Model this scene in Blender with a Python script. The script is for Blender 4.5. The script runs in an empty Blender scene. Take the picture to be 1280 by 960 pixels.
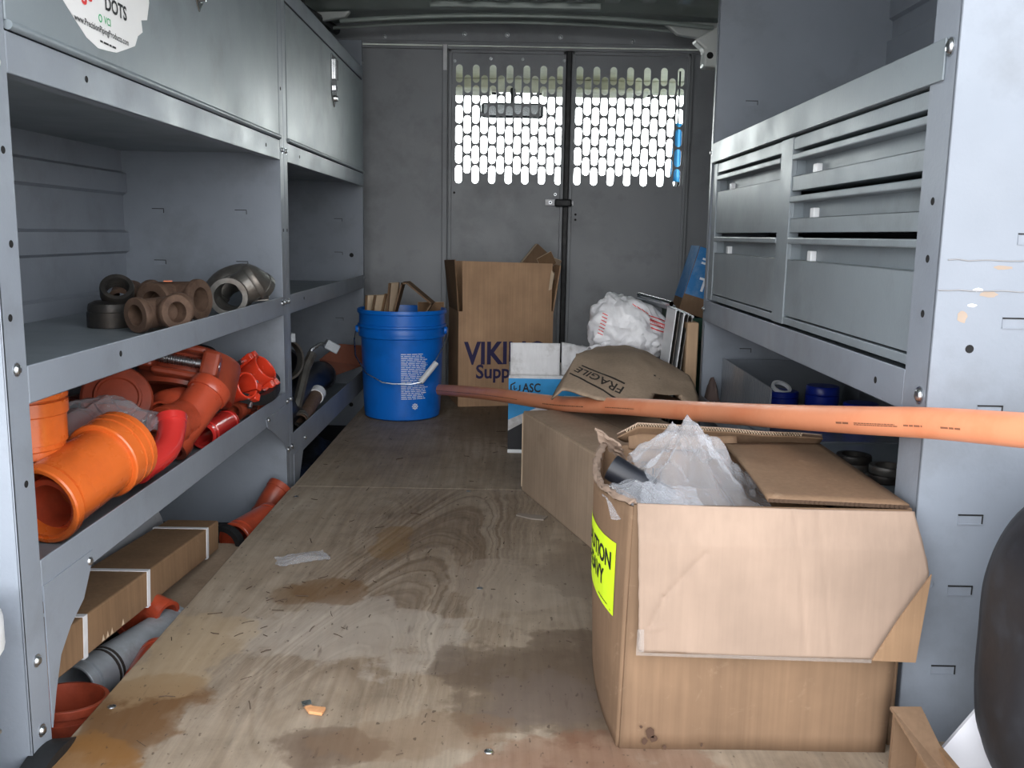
import bpy, bmesh, math, random
from mathutils import Matrix, Vector, noise
C = bpy.context.scene.collection
random.seed(7)
PI = math.pi

# ------------------------------------------------------------------ camera, world, light, exposure
cam = bpy.data.cameras.new('camera'); cam_o = bpy.data.objects.new('camera', cam); C.objects.link(cam_o)
cam.sensor_width = 36.0; cam.lens = 36.0 * 1149.0 / 1280.0; cam.clip_start = 0.02; cam.clip_end = 200
def cam_matrix():
    F = 1149.0
    dY = Vector((3, -187, F)).normalized()
    dD = Vector((-125, 7020, F)); dD -= dY * dD.dot(dY); dD.normalize()
    dZ = -dD; dX = dY.cross(dZ)
    right = Vector((dX.x, dY.x, dZ.x)); down = Vector((dX.y, dY.y, dZ.y)); fwd = Vector((dX.z, dY.z, dZ.z))
    m = Matrix((right, -down, -fwd)).transposed().to_4x4()
    m.translation = (0, 0, 0.62)
    return m
cam_o.matrix_world = cam_matrix()
bpy.context.scene.camera = cam_o

w = bpy.data.worlds.new('overcast_sky'); bpy.context.scene.world = w; w.use_nodes = True
nt = w.node_tree; bg = nt.nodes['Background']
tc = nt.nodes.new('ShaderNodeTexCoord'); sep = nt.nodes.new('ShaderNodeSeparateXYZ'); ramp = nt.nodes.new('ShaderNodeValToRGB')
mr = nt.nodes.new('ShaderNodeMapRange'); mr.inputs[1].default_value = -0.1; mr.inputs[2].default_value = 1.0
nt.links.new(tc.outputs['Generated'], sep.inputs[0]); nt.links.new(sep.outputs[2], mr.inputs[0]); nt.links.new(mr.outputs[0], ramp.inputs[0])
ramp.color_ramp.elements[0].color = (1.0, 1.0, 1.0, 1); ramp.color_ramp.elements[1].color = (0.34, 0.37, 0.42, 1)
mr2 = nt.nodes.new('ShaderNodeMapRange'); mr2.interpolation_type = 'SMOOTHSTEP'; mr2.inputs[1].default_value = -.2; mr2.inputs[2].default_value = .9; mr2.inputs[3].default_value = 1.0; mr2.inputs[4].default_value = 2.6
nt.links.new(sep.outputs[1], mr2.inputs[0]); mulv = nt.nodes.new('ShaderNodeVectorMath'); mulv.operation = 'SCALE'
nt.links.new(ramp.outputs[0], mulv.inputs[0]); nt.links.new(mr2.outputs[0], mulv.inputs['Scale']); nt.links.new(mulv.outputs[0], bg.inputs[0]); bg.inputs[1].default_value = 6.2
def portal(name, loc, rot, sx, sy):
    l = bpy.data.lights.new(name, 'AREA'); l.shape = 'RECTANGLE'; l.size = sx; l.size_y = sy; l.cycles.is_portal = True
    o = bpy.data.objects.new(name, l); C.objects.link(o); o.location = loc; o.rotation_euler = rot
portal('rear_opening_portal', (0, 0.62, 0.63), (PI/2, 0, 0), 1.9, 1.5)
portal('windshield_portal', (0, 5.3, 1.0), (-PI/2, 0, 0), 1.8, 1.0)
vs = bpy.context.scene.view_settings
vs.view_transform = 'Standard'; vs.look = 'None'; vs.gamma = 1.0; vs.use_curve_mapping = False; vs.exposure = 0.1
bpy.context.scene.cycles.max_bounces = 8; bpy.context.scene.cycles.diffuse_bounces = 5
bpy.context.scene.cycles.transparent_max_bounces = 12
bpy.context.scene.cycles.use_denoising = True

# ------------------------------------------------------------------ materials
def lin(c):
    return tuple((v/255/12.92 if v/255 <= .04045 else ((v/255+.055)/1.055)**2.4) for v in c) + (1,)
MATS = {}
class NT:
    def __init__(s, m): m.use_nodes = True; s.t = m.node_tree; s.b = s.t.nodes['Principled BSDF']; s.pos = None
    def n(s, k, **kw):
        o = s.t.nodes.new('ShaderNode' + k)
        for a, v in kw.items():
            if a.startswith('i_'):
                o.inputs[int(a[2:]) if a[2:].isdigit() else a[2:].replace('_', ' ')].default_value = v
            else: setattr(o, a, v)
        return o
    def l(s, a, b): s.t.links.new(a, b)
    def coord(s):
        if not s.pos: s.pos = s.n('TexCoord').outputs['Object']
        return s.pos
    def mapped(s, scale, loc=(0, 0, 0)):
        m = s.n('Mapping'); m.inputs['Scale'].default_value = scale; m.inputs['Location'].default_value = loc
        s.l(s.coord(), m.inputs[0]); return m.outputs[0]
    def noise(s, scale, detail=3, vec=None, rough=.55, dist=0):
        o = s.n('TexNoise'); o.inputs['Scale'].default_value = scale; o.inputs['Detail'].default_value = detail
        o.inputs['Roughness'].default_value = rough; o.inputs['Distortion'].default_value = dist
        s.l(vec if vec else s.coord(), o.inputs['Vector']); return o.outputs['Fac']
    def ramp(s, fac, pts):
        r = s.n('ValToRGB'); e = r.color_ramp.elements
        while len(e) < len(pts): e.new(.5)
        for k, (p, c) in enumerate(pts):
            e[k].position = p; e[k].color = c if len(c) == 4 else tuple(c) + (1,)
        s.l(fac, r.inputs[0]); return r.outputs[0]
    def mix(s, fac, a, b, mode='MIX'):
        m = s.n('MixRGB'); m.blend_type = mode
        for k, v in ((0, fac), (1, a), (2, b)):
            if hasattr(v, 'is_output') or hasattr(v, 'links'): s.l(v, m.inputs[k])
            elif k == 0: m.inputs[0].default_value = v
            else: m.inputs[k].default_value = v
        return m.outputs[0]
    def math(s, op, a, b=0.0):
        m = s.n('Math'); m.operation = op
        for k, v in ((0, a), (1, b)):
            if hasattr(v, 'links'): s.l(v, m.inputs[k])
            else: m.inputs[k].default_value = v
        return m.outputs[0]
    def bump(s, h, strength, dist=.002):
        b = s.n('Bump'); b.inputs['Strength'].default_value = strength; b.inputs['Distance'].default_value = dist
        s.l(h, b.inputs['Height']); s.l(b.outputs[0], s.b.inputs['Normal'])
BLK, WHT = (0, 0, 0, 1), (1, 1, 1, 1)
def mat(name, col, rough=.5, metal=0, var=.12, scale=6, bump=.1, bscale=80, dirt=None, dirt_amt=.35, dscale=9, ior=1.5, coat=0, stretch=(1, 1, 1)):
    if name in MATS: return MATS[name]
    m = bpy.data.materials.new(name); t = NT(m); c = lin(col)
    dark = tuple(v*(1-var) for v in c[:3]) + (1,); lite = tuple(min(1, v*(1+var)) for v in c[:3]) + (1,)
    col_o = t.ramp(t.noise(scale, 4, t.mapped(stretch)), [(.3, dark), (.7, lite)])
    if dirt:
        f = t.ramp(t.noise(dscale, 6, None, .65), [(.5, BLK), (.68, (dirt_amt,)*3)])
        col_o = t.mix(f, col_o, lin(dirt))
    t.l(col_o, t.b.inputs['Base Color'])
    r = t.ramp(t.noise(scale*2.3, 4), [(.3, (rough*.82,)*3), (.7, (min(1, rough*1.18),)*3)]); t.l(r, t.b.inputs['Roughness'])
    t.b.inputs['Metallic'].default_value = metal; t.b.inputs['IOR'].default_value = ior; t.b.inputs['Coat Weight'].default_value = coat
    if bump: t.bump(t.noise(bscale, 3), bump)
    MATS[name] = m; return m
def card_mat(name, col, streak=.1, rot='x', rough=.85, scuff=(172, 148, 124), scuff_amt=.25):
    m = bpy.data.materials.new(name); t = NT(m); c = lin(col)
    st = {'x': (150, 150, 3), 'h': (3, 3, 150)}[rot]
    a = t.ramp(t.noise(1, 2, t.mapped(st)), [(.25, tuple(v*(1-streak) for v in c[:3])), (.75, tuple(v*(1+streak) for v in c[:3]))])
    b = t.ramp(t.noise(7, 5), [(.3, (.80,)*3), (.7, (1.12,)*3)])
    col_o = t.mix(1, a, b, 'MULTIPLY')
    s = t.ramp(t.noise(26, 6, None, .7, 1.0), [(.60, BLK), (.72, (scuff_amt,)*3)])
    col_o = t.mix(s, col_o, lin(scuff))
    s2 = t.ramp(t.noise(5, 6, t.mapped((1, 1, 1), (3, 5, 1)), .6), [(.62, BLK), (.75, (.4,)*3)])
    col_o = t.mix(s2, col_o, lin((92, 66, 46)))
    t.l(col_o, t.b.inputs['Base Color']); t.b.inputs['Roughness'].default_value = rough
    t.b.inputs['Specular IOR Level'].default_value = .25
    t.bump(t.noise(1, 3, t.mapped(tuple(v*1.2 for v in st))), .12, .001)
    MATS[name] = m; return m
def film_mat(name, tint=(235, 238, 242), opac=.35, rough=.12):
    m = bpy.data.materials.new(name); t = NT(m); out = t.t.nodes['Material Output']
    tr = t.n('BsdfTransparent'); tr.inputs[0].default_value = (.96, .97, .98, 1)
    t.b.inputs['Base Color'].default_value = lin(tint); t.b.inputs['Roughness'].default_value = rough
    t.b.inputs['IOR'].default_value = 1.55; t.b.inputs['Coat Weight'].default_value = .5
    lw = t.n('LayerWeight'); lw.inputs[0].default_value = .35; t.bump(t.noise(22, 4, None, .55, 1.5), .6, .006)
    f = t.math('ADD', t.math('MULTIPLY', lw.outputs['Facing'], .45), opac)
    mx = t.n('MixShader'); t.l(f, mx.inputs[0]); t.l(tr.outputs[0], mx.inputs[1]); t.l(t.b.outputs[0], mx.inputs[2]); t.l(mx.outputs[0], out.inputs[0])
    MATS[name] = m; return m
def plywood_mat():
    m = bpy.data.materials.new('worn_plywood'); t = NT(m)
    sx = t.n('SeparateXYZ'); t.l(t.coord(), sx.inputs[0]); X, Y = sx.outputs[0], sx.outputs[1]
    big = t.noise(1.0, 2, t.mapped((2.4, .42, 1), (.37, .2, 0)), .5, .25)
    fine = t.noise(1, 5, t.mapped((90, 3.0, 1)), .65)
    # cathedral grain: nested arches that open towards the rear doors
    xc = t.math('ADD', t.math('MULTIPLY', Y, .17), -.445)
    wob = t.math('MULTIPLY', t.math('SUBTRACT', t.noise(5, 4, None, .6), .5), .16)
    dx = t.math('ADD', t.math('SUBTRACT', X, xc), t.math('MULTIPLY', wob, .25))
    p = t.math('ADD', t.math('ADD', t.math('MULTIPLY', t.math('MULTIPLY', dx, dx), 34.0), t.math('SUBTRACT', Y, 2.13)), wob)
    n1 = t.n('TexNoise', noise_dimensions='1D'); n1.inputs['Scale'].default_value = 9.0; n1.inputs['Detail'].default_value = 2.0; t.l(p, n1.inputs['W'])
    arch = t.ramp(n1.outputs['Fac'], [(.30, BLK), (.44, (.55,)*3), (.50, WHT), (.56, (.5,)*3), (.66, BLK)])
    amask = t.ramp(t.math('ABSOLUTE', dx), [(.10, WHT), (.24, BLK)])
    amask = t.mix(1, amask, t.ramp(Y, [(.0, BLK), (.5, BLK), (.56, WHT), (1.0, WHT)]), 'MULTIPLY') if False else amask
    ymask = t.n('MapRange', clamp=True); ymask.inputs[1].default_value = 2.24; ymask.inputs[2].default_value = 2.12; t.l(Y, ymask.inputs[0])
    ymask2 = t.n('MapRange', clamp=True); ymask2.inputs[1].default_value = 1.05; ymask2.inputs[2].default_value = 1.3; t.l(Y, ymask2.inputs[0])
    amask = t.math('MULTIPLY', t.math('MULTIPLY', amask, ymask.outputs[0]), ymask2.outputs[0])
    n2 = t.n('TexNoise', noise_dimensions='1D'); n2.inputs['Scale'].default_value = 42.0; n2.inputs['Detail'].default_value = 3.0; t.l(big, n2.inputs['W'])
    soft = t.ramp(n2.outputs['Fac'], [(.35, BLK), (.65, WHT)])
    base = t.ramp(t.noise(1, 6, t.mapped((3.2, 1.8, 1)), .62), [(.25, lin((124, 108, 91))), (.45, lin((149, 134, 116))), (.6, lin((161, 147, 130))), (.8, lin((180, 168, 153)))])
    grain = t.mix(t.math('MULTIPLY', soft, .28), base, lin((108, 88, 66)))
    grain = t.mix(t.math('MULTIPLY', arch, t.math('MULTIPLY', amask, .62)), grain, lin((88, 68, 50)))
    grain = t.mix(.45, grain, t.ramp(fine, [(.3, (.55,)*3), (.7, (1.25,)*3)]), 'MULTIPLY')
    grain = t.mix(.8, grain, t.ramp(t.noise(16, 8, None, .7), [(.3, (.74,)*3), (.5, WHT), (.72, (1.14,)*3)]), 'MULTIPLY')
    rl = t.math('SUBTRACT', 1.0, t.math('MULTIPLY', arch, amask))
    edge_n = t.noise(9, 5, None, .65); warp = t.noise(7.0, 3, t.mapped((1, 1, 1), (4, 1, 0)))
    def stain(col_in, cx, cy, rx, ry, col, amt, soft=.35):
        dx = t.math('DIVIDE', t.math('SUBTRACT', sx.outputs[0], cx), rx); dy = t.math('DIVIDE', t.math('SUBTRACT', sx.outputs[1], cy), ry)
        d = t.math('SQRT', t.math('ADD', t.math('MULTIPLY', dx, dx), t.math('MULTIPLY', dy, dy)))
        d = t.math('ADD', d, t.math('MULTIPLY', t.math('SUBTRACT', edge_n, .5), 1.5)); d = t.math('ADD', d, t.math('MULTIPLY', t.math('SUBTRACT', warp, .5), 2.0))
        f = t.ramp(d, [(max(0, .75-soft), (amt,)*3), (.85, (amt*.75,)*3), (1.0, BLK)])
        return t.mix(f, col_in, lin(col))
    g = grain
    g = stain(g, -.24, 1.36, .16, .15, (178, 168, 156), .5)
    g = stain(g, .02, 1.56, .12, .14, (168, 154, 138), .4)
    g = stain(g, .065, 1.20, .15, .17, (84, 68, 55), .78, .16)
    g = stain(g, .05, 1.16, .09, .09, (112, 100, 96), .35)
    g = stain(g, .09, 1.01, .17, .08, (116, 72, 50), .55)
    g = stain(g, -.22, 1.04, .07, .06, (84, 64, 50), .7)
    g = stain(g, -.10, 1.06, .14, .06, (116, 92, 70), .5)
    g = stain(g, -.315, 1.53, .07, .06, (106, 78, 48), .75)
    g = stain(g, -.37, 1.50, .05, .05, (110, 82, 52), .6)
    g = stain(g, -.235, 1.78, .045, .10, (124, 96, 60), .6)
    g = stain(g, -.463, 1.10, .070, .11, (104, 72, 40), .9, .12)
    g = stain(g, -.50, .99, .07, .06, (132, 92, 48), .8)
    g = stain(g, -.47, 1.28, .07, .16, (178, 154, 120), .45)
    g = stain(g, .12, 1.66, .10, .16, (112, 98, 84), .55)
    g = stain(g, .00, 3.0, .25, .35, (110, 92, 74), .5)
    sp = t.ramp(t.noise(120, 2, t.mapped((1, .5, 1))), [(.66, BLK), (.72, (.7,)*3)])
    g = t.mix(sp, g, lin((66, 52, 42)))
    sc = t.ramp(t.noise(1, 3, t.mapped((55, 9, 1), (2, 2, 0)), .5), [(.66, BLK), (.76, (.6,)*3)])
    g = t.mix(sc, g, lin((74, 58, 46)))
    t.l(g, t.b.inputs['Base Color']); t.b.inputs['Roughness'].default_value = .62; t.b.inputs['Specular IOR Level'].default_value = .35
    t.bump(t.math('ADD', t.math('MULTIPLY', rl, .5), fine), .25, .0012)
    MATS['plywood'] = m; return m
def plain(name, col, rough=.5, metal=0):
    if name in MATS: return MATS[name]
    m = bpy.data.materials.new(name); t = NT(m)
    c = lin(col); t.l(t.ramp(t.noise(40, 2), [(.3, tuple(v*.93 for v in c[:3])), (.7, tuple(min(1, v*1.05) for v in c[:3]))]), t.b.inputs['Base Color'])
    t.b.inputs['Roughness'].default_value = rough; t.b.inputs['Metallic'].default_value = metal
    MATS[name] = m; return m

GREY = mat('grey_shelf_paint', (130, 137, 147), .42, 0, .08, 4, .12, 160, (98, 100, 102), .35, 7)
GREYS = mat('grey_scuffed_paint', (124, 133, 139), .40, 0, .10, 3, .12, 160, (84, 88, 88), .4, 5, stretch=(1, 1, .5))
PART = mat('partition_grey_paint', (146, 149, 153), .5, 0, .08, 3, .12, 160, (86, 86, 88), .4, 4)
BODY = mat('white_van_body_paint', (206, 210, 208), .35, 0, .05, 4, .03, 60)
ROOF = mat('bare_roof_primer', (160, 170, 166), .34, .2, .2, 5, .05, 60)
DARK = plain('dark_liner', (36, 38, 41), .8)
HOLE = plain('black_hole', (12, 12, 13), .8)  # black painted for the shade inside holes, slits and punctures
RUB = mat('black_rubber', (26, 27, 29), .55, 0, .2, 20, .1, 90)
ZINC = mat('zinc_bolt', (196, 200, 204), .3, 1, .15, 40, .05)
STEEL = mat('galvanised_steel', (172, 178, 184), .45, .35, .25, 14, .1, 60, (110, 108, 104), .5, 12)
DSTEEL = mat('dark_cast_iron', (58, 56, 54), .5, .6, .25, 22, .3, 120, (92, 80, 70), .4, 18)
MSTEEL = mat('grey_cast_iron', (120, 118, 114), .45, .75, .3, 18, .3, 120, (92, 72, 58), .6, 15)
RUST = mat('rusty_cast_iron', (108, 86, 72), .65, .35, .3, 20, .4, 120, (70, 52, 44), .8, 16)
ORNG = mat('bright_orange_fitting_paint', (218, 106, 44), .28, 0, .08, 10, .08, 60, (150, 62, 20), .4, 10, coat=.3)
ORED = mat('red_orange_fitting_paint', (180, 74, 48), .32, 0, .15, 12, .1, 60, (112, 42, 26), .6, 12, coat=.2)
DORN = mat('dull_orange_fitting_paint', (152, 66, 44), .4, 0, .2, 14, .15, 70, (86, 36, 24), .6, 12)
REDP = mat('glossy_red_paint', (206, 52, 48), .2, 0, .08, 8, .05, 60, coat=.5)
PLY = plywood_mat()
PLYE = mat('plywood_edge', (150, 122, 86), .75, 0, .2, 40, .2, 120)
BLUE = mat('blue_bucket_plastic', (14, 112, 212), .36, 0, .06, 9, .05, 50, (8, 66, 140), .3, 8)
CARD = card_mat('brown_cardboard', (122, 98, 77))
CARDV = card_mat('viking_cardboard', (190, 154, 122))
CARDI = card_mat('pale_inner_cardboard', (147, 127, 112), .05, scuff=(138, 116, 100))
CARDG = card_mat('grey_brown_cardboard', (162, 142, 122))
CARDD = card_mat('dark_brown_cardboard', (134, 106, 80))
FLUTE = plain('cut_cardboard_edge', (216, 194, 166), .9)
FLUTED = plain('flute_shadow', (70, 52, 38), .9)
WHTC = mat('worn_white_cardboard', (222, 222, 224), .7, 0, .05, 20, .1, 60, (140, 134, 128), .6, 14, stretch=(6, 6, 1))
BLUEC = plain('light_blue_print', (40, 150, 214), .55)
BLKC = plain('black_print', (24, 25, 30), .6)
NAVY = plain('navy_print', (46, 40, 84), .7)
INK = plain('dark_ink', (44, 38, 34), .8)
WINK = plain('white_ink', (226, 232, 240), .6)
REDI = plain('red_ink', (222, 60, 60), .6)
GRNI = plain('green_ink', (56, 170, 110), .6)
NEON = plain('neon_yellow_label', (212, 246, 40), .5)
STICK = mat('white_sticker_paper', (236, 236, 236), .4, 0, .03, 10, .1, 40)
STRAPW = plain('white_strap', (228, 228, 232), .4)
CPVC = mat('orange_cpvc', (224, 146, 108), .38, 0, .05, 6, .03, 60, (206, 110, 66), .4, 9)
FILM = film_mat('clear_plastic_film', (232, 234, 240), .15, .07)
FILM2 = film_mat('dusty_plastic_film', (190, 195, 202), .14, .15)
BLKP = mat('black_scuffed_plastic', (24, 26, 33), .42, 0, .2, 6, .15, 40, (60, 64, 74), .3, 14)
WHTP = mat('white_plastic', (228, 230, 232), .35, 0, .04, 8, .03, 60)
BLUP = plain('dark_blue_plastic', (18, 40, 140), .35)
GRNP = mat('dark_green_plastic', (26, 66, 50), .45, 0, .15, 20, .1, 60)
BOXB = mat('blue_carton_print', (34, 116, 178), .5, 0, .06, 10, .05, 60, (150, 170, 190), .3, 25)
CHROME = plain('chrome', (214, 216, 218), .15, 1)
CONC = mat('concrete_drive', (158, 155, 150), .85, 0, .12, 2, .2, 40)
HEADL = plain('beige_headliner', (232, 230, 214), .85)
def bag_mat():
    m = bpy.data.materials.new('white_carrier_bag'); t = NT(m)
    c = t.ramp(t.noise(14, 4), [(.3, lin((222, 222, 226))), (.7, lin((240, 240, 242)))])
    t.l(c, t.b.inputs['Base Color']); t.b.inputs['Roughness'].default_value = .32
    t.b.inputs['Subsurface Weight'].default_value = .15; t.b.inputs['Subsurface Radius'].default_value = (.02, .02, .02)
    t.bump(t.noise(28, 5, None, .6, 1.2), .5, .006); MATS['bag'] = m; return m
BAG = bag_mat()
def glass_mat():
    m = bpy.data.materials.new('window_glass'); t = NT(m); out = t.t.nodes['Material Output']
    tr = t.n('BsdfTransparent'); tr.inputs[0].default_value = (.86, .92, .90, 1); gl = t.n('BsdfGlossy'); gl.inputs['Roughness'].default_value = .03
    mx = t.n('MixShader'); fr = t.n('LayerWeight'); f5 = t.math('ADD', t.math('MULTIPLY', t.math('POWER', fr.outputs['Facing'], 5.0), .6), .04); t.l(f5, mx.inputs[0]); t.l(tr.outputs[0], mx.inputs[1]); t.l(gl.outputs[0], mx.inputs[2]); t.l(mx.outputs[0], out.inputs[0])
    return m
GLASS = glass_mat()

# ------------------------------------------------------------------ geometry helpers
def frame(o, z, x=None):
    z = Vector(z).normalized()
    x = Vector(x) if x else (Vector((0, 0, 1)) if abs(z.z) < .9 else Vector((1, 0, 0)))
    x = (x - z * x.dot(z)).normalized(); y = z.cross(x)
    m = Matrix((x, y, z)).transposed().to_4x4(); m.translation = o
    return m
class MB:
    def __init__(s): s.v = []; s.f = []; s.mi = []
    def add(s, vs, fs, mi=0, M=None):
        n = len(s.v)
        s.v += [tuple(M @ Vector(p)) for p in vs] if M else [tuple(p) for p in vs]
        for f in fs: s.f.append(tuple(n+i for i in f)); s.mi.append(mi)
        return s
    def box(s, x0, x1, y0, y1, z0, z1, mi=0, M=None):
        vs = [(x, y, z) for z in (z0, z1) for y in (y0, y1) for x in (x0, x1)]
        return s.add(vs, [(0, 2, 3, 1), (4, 5, 7, 6), (0, 1, 5, 4), (2, 6, 7, 3), (0, 4, 6, 2), (1, 3, 7, 5)], mi, M)
    def obox(s, c, size, rz=0, rx=0, ry=0, mi=0):
        from mathutils import Euler
        M = Matrix.Translation(c) @ Euler((rx, ry, rz)).to_matrix().to_4x4(); a, b, d = (v/2 for v in size)
        return s.box(-a, a, -b, b, -d, d, mi, M)
    def prism(s, poly, M, t, mi=0):
        n = len(poly); vs = [(p[0], p[1], 0) for p in poly] + [(p[0], p[1], t) for p in poly]
        fs = [tuple(range(n))[::-1], tuple(range(n, 2*n))] + [(i, (i+1) % n, n+(i+1) % n, n+i) for i in range(n)]
        return s.add(vs, fs, mi, M)
    def lathe(s, prof, M=None, n=28, closed=False, mi=0, a0=0, a1=2*PI):
        full = abs(a1-a0-2*PI) < 1e-6; m = n if full else n+1
        vs = []; fs = []
        for i in range(m):
            a = a0 + (a1-a0)*i/n
            for r, h in prof: vs.append((r*math.cos(a), r*math.sin(a), h))
        k = len(prof)
        for i in range(n):
            j = (i+1) % m
            for q in range(k if closed else k-1):
                p = (q+1) % k; fs.append((i*k+q, j*k+q, j*k+p, i*k+p))
        return s.add(vs, fs, mi, M)
    def tube(s, pts, r, n=12, inner=None, cap=True, mi=0):
        pts = [Vector(p) for p in pts]; rs = r if isinstance(r, (list, tuple)) else [r]*len(pts)
        up = None; rings = []
        for i, p in enumerate(pts):
            d = (pts[min(i+1, len(pts)-1)] - pts[max(i-1, 0)]).normalized()
            if up is None: up = Vector((0, 0, 1)) if abs(d.z) < .9 else Vector((1, 0, 0))
            up = (up - d*up.dot(d)).normalized(); sd = d.cross(up)
            rings.append((p, up.copy(), sd))
        def shell(rad, flip):
            vs = []; fs = []
            for (p, u, v), rr in zip(rings, rad):
                for k in range(n):
                    a = 2*PI*k/n; vs.append(p + u*(rr*math.cos(a)) + v*(rr*math.sin(a)))
            for i in range(len(rings)-1):
                for k in range(n):
                    q = (i*n+k, i*n+(k+1) % n, (i+1)*n+(k+1) % n, (i+1)*n+k); fs.append(q[::-1] if not flip else q)
            return vs, fs
        vs, fs = shell(rs, False)
        if inner:
            v2, f2 = shell([q*inner for q in rs], True); o = len(vs); vs += v2; fs += [tuple(i+o for i in f) for f in f2]
            e = (len(rings)-1)*n
            for k in range(n):
                kk = (k+1) % n; fs.append((k, kk, o+kk, o+k)); fs.append((e+kk, e+k, o+e+k, o+e+kk))
        elif cap:
            fs.append(tuple(range(n))); fs.append(tuple(range((len(rings)-1)*n, len(rings)*n))[::-1])
        return s.add(vs, fs, mi)
    def grid(s, fn, nu, nv, mi=0):
        vs = [fn(i/nu, j/nv) for j in range(nv+1) for i in range(nu+1)]
        fs = [(j*(nu+1)+i, j*(nu+1)+i+1, (j+1)*(nu+1)+i+1, (j+1)*(nu+1)+i) for j in range(nv) for i in range(nu)]
        return s.add(vs, fs, mi)
ROOTS = {}
def tag(o, label=None, cat=None, group=None, kind=None):
    if label: o['label'] = label
    if cat: o['category'] = cat
    if group: o['group'] = group
    if kind: o['kind'] = kind
    return o
def thing(name, label, cat, loc=(0, 0, 0), rz=0, group=None):
    o = bpy.data.objects.new(name, None); C.objects.link(o); o.empty_display_size = .05
    o.location = loc; o.rotation_euler = (0, 0, rz)
    ROOTS[o.name] = Matrix.Translation(loc) @ Matrix.Rotation(rz, 4, 'Z')
    return tag(o, label, cat, group)
def root_m(o):
    while o.parent: o = o.parent
    return ROOTS.get(o.name, Matrix.Identity(4))
def obj(name, mb, m, parent=None, label=None, smooth=False, bevel=0, solid=0, local=False, origin=None, kind=None, seg=2):
    me = bpy.data.meshes.new(name); vs = mb.v
    if parent is not None and not local:
        inv = root_m(parent).inverted(); vs = [tuple(inv @ Vector(p)) for p in vs]
    if parent is None and origin is not None:
        vs = [(p[0]-origin[0], p[1]-origin[1], p[2]-origin[2]) for p in vs]
    me.from_pydata(vs, [], mb.f)
    for k in (m if isinstance(m, (list, tuple)) else [m]): me.materials.append(k)
    me.polygons.foreach_set('material_index', mb.mi)
    bm = bmesh.new(); bm.from_mesh(me); bmesh.ops.recalc_face_normals(bm, faces=bm.faces) if smooth != 'keep' else None; bm.to_mesh(me); bm.free()
    if smooth: me.shade_smooth(); me.set_sharp_from_angle(angle=math.radians(40))
    o = bpy.data.objects.new(name, me); C.objects.link(o)
    if parent is not None: o.parent = parent
    elif origin is not None: o.location = origin; ROOTS[o.name] = Matrix.Translation(origin)
    if solid: md = o.modifiers.new('thick', 'SOLIDIFY'); md.thickness = solid; md.offset = 0
    if bevel: md = o.modifiers.new('edge', 'BEVEL'); md.width = bevel; md.segments = seg; md.limit_method = 'ANGLE'; md.angle_limit = math.radians(40)
    if label: o['label'] = label
    if kind: o['kind'] = kind
    return o
def inst(src, parent, loc, rot=None):
    """one more piece that shares the mesh of src, placed in world space under parent"""
    o = src.copy(); C.objects.link(o); o.parent = parent
    M = Matrix.Translation(loc) @ (rot.to_4x4() if rot else Matrix.Identity(4))
    o.matrix_local = root_m(parent).inverted() @ M if parent else M
    return o
def dup(root, loc, rz, label):
    r = root.copy(); C.objects.link(r); r.location = loc; r.rotation_euler = (0, 0, rz); r['label'] = label
    ROOTS[r.name] = Matrix.Translation(loc) @ Matrix.Rotation(rz, 4, 'Z')
    for ch in list(root.children):
        c = ch.copy(); C.objects.link(c); c.parent = r
        for g in ch.children: d = g.copy(); C.objects.link(d); d.parent = c
    return r
def curve_mesh(setup, kind='FONT'):
    cu = bpy.data.curves.new('shape', kind); setup(cu); o = bpy.data.objects.new('shape', cu); C.objects.link(o)
    dg = bpy.context.evaluated_depsgraph_get(); ev = o.evaluated_get(dg); me = ev.to_mesh()
    vs = [tuple(v.co) for v in me.vertices]; fs = [tuple(p.vertices) for p in me.polygons]
    ev.to_mesh_clear(); bpy.data.objects.remove(o); bpy.data.curves.remove(cu)
    return vs, fs
def text(mb, body, o, right, up, size, bold=0.0, wide=1.0, align='LEFT', lift=.0006, mi=0, fn=None, shear=0):
    def st(cu):
        cu.body = body; cu.size = size; cu.offset = bold; cu.align_x = align; cu.resolution_u = 3; cu.space_character = 1.0; cu.shear = shear
    vs, fs = curve_mesh(st)
    if fn: mb.add([fn(x*wide, y) for x, y, z in vs], fs, mi); return
    o, r, u = Vector(o), Vector(right).normalized(), Vector(up).normalized(); nrm = r.cross(u)
    mb.add([o + r*(x*wide) + u*y + nrm*lift for x, y, z in vs], fs, mi)
def dashes(mb, o, right, up, wid, lines, lh, fill=.5, lift=.0006, mi=0, rnd=random, fn=None):
    """illegible small print: rows of short word-length marks"""
    o, r, u = Vector(o), Vector(right).normalized(), Vector(up).normalized(); nrm = r.cross(u)
    for k in range(lines):
        x = 0; end = wid * rnd.uniform(.72, 1.0)
        while x < end:
            wl = min(rnd.uniform(1.2, 4.0)*lh, end-x); y0 = -k*lh; y1 = y0 - lh*fill
            q = [(x, y1), (x+wl, y1), (x+wl, y0), (x, y0)]
            mb.add([fn(a, b) if fn else o + r*a + u*b + nrm*lift for a, b in q], [(0, 1, 2, 3)], mi); x += wl + lh*.45
def patch(mb, pts, lift_dir, lift=.0004, mi=0):
    d = Vector(lift_dir).normalized()*lift; mb.add([Vector(p)+d for p in pts], [tuple(range(len(pts)))], mi)
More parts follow.
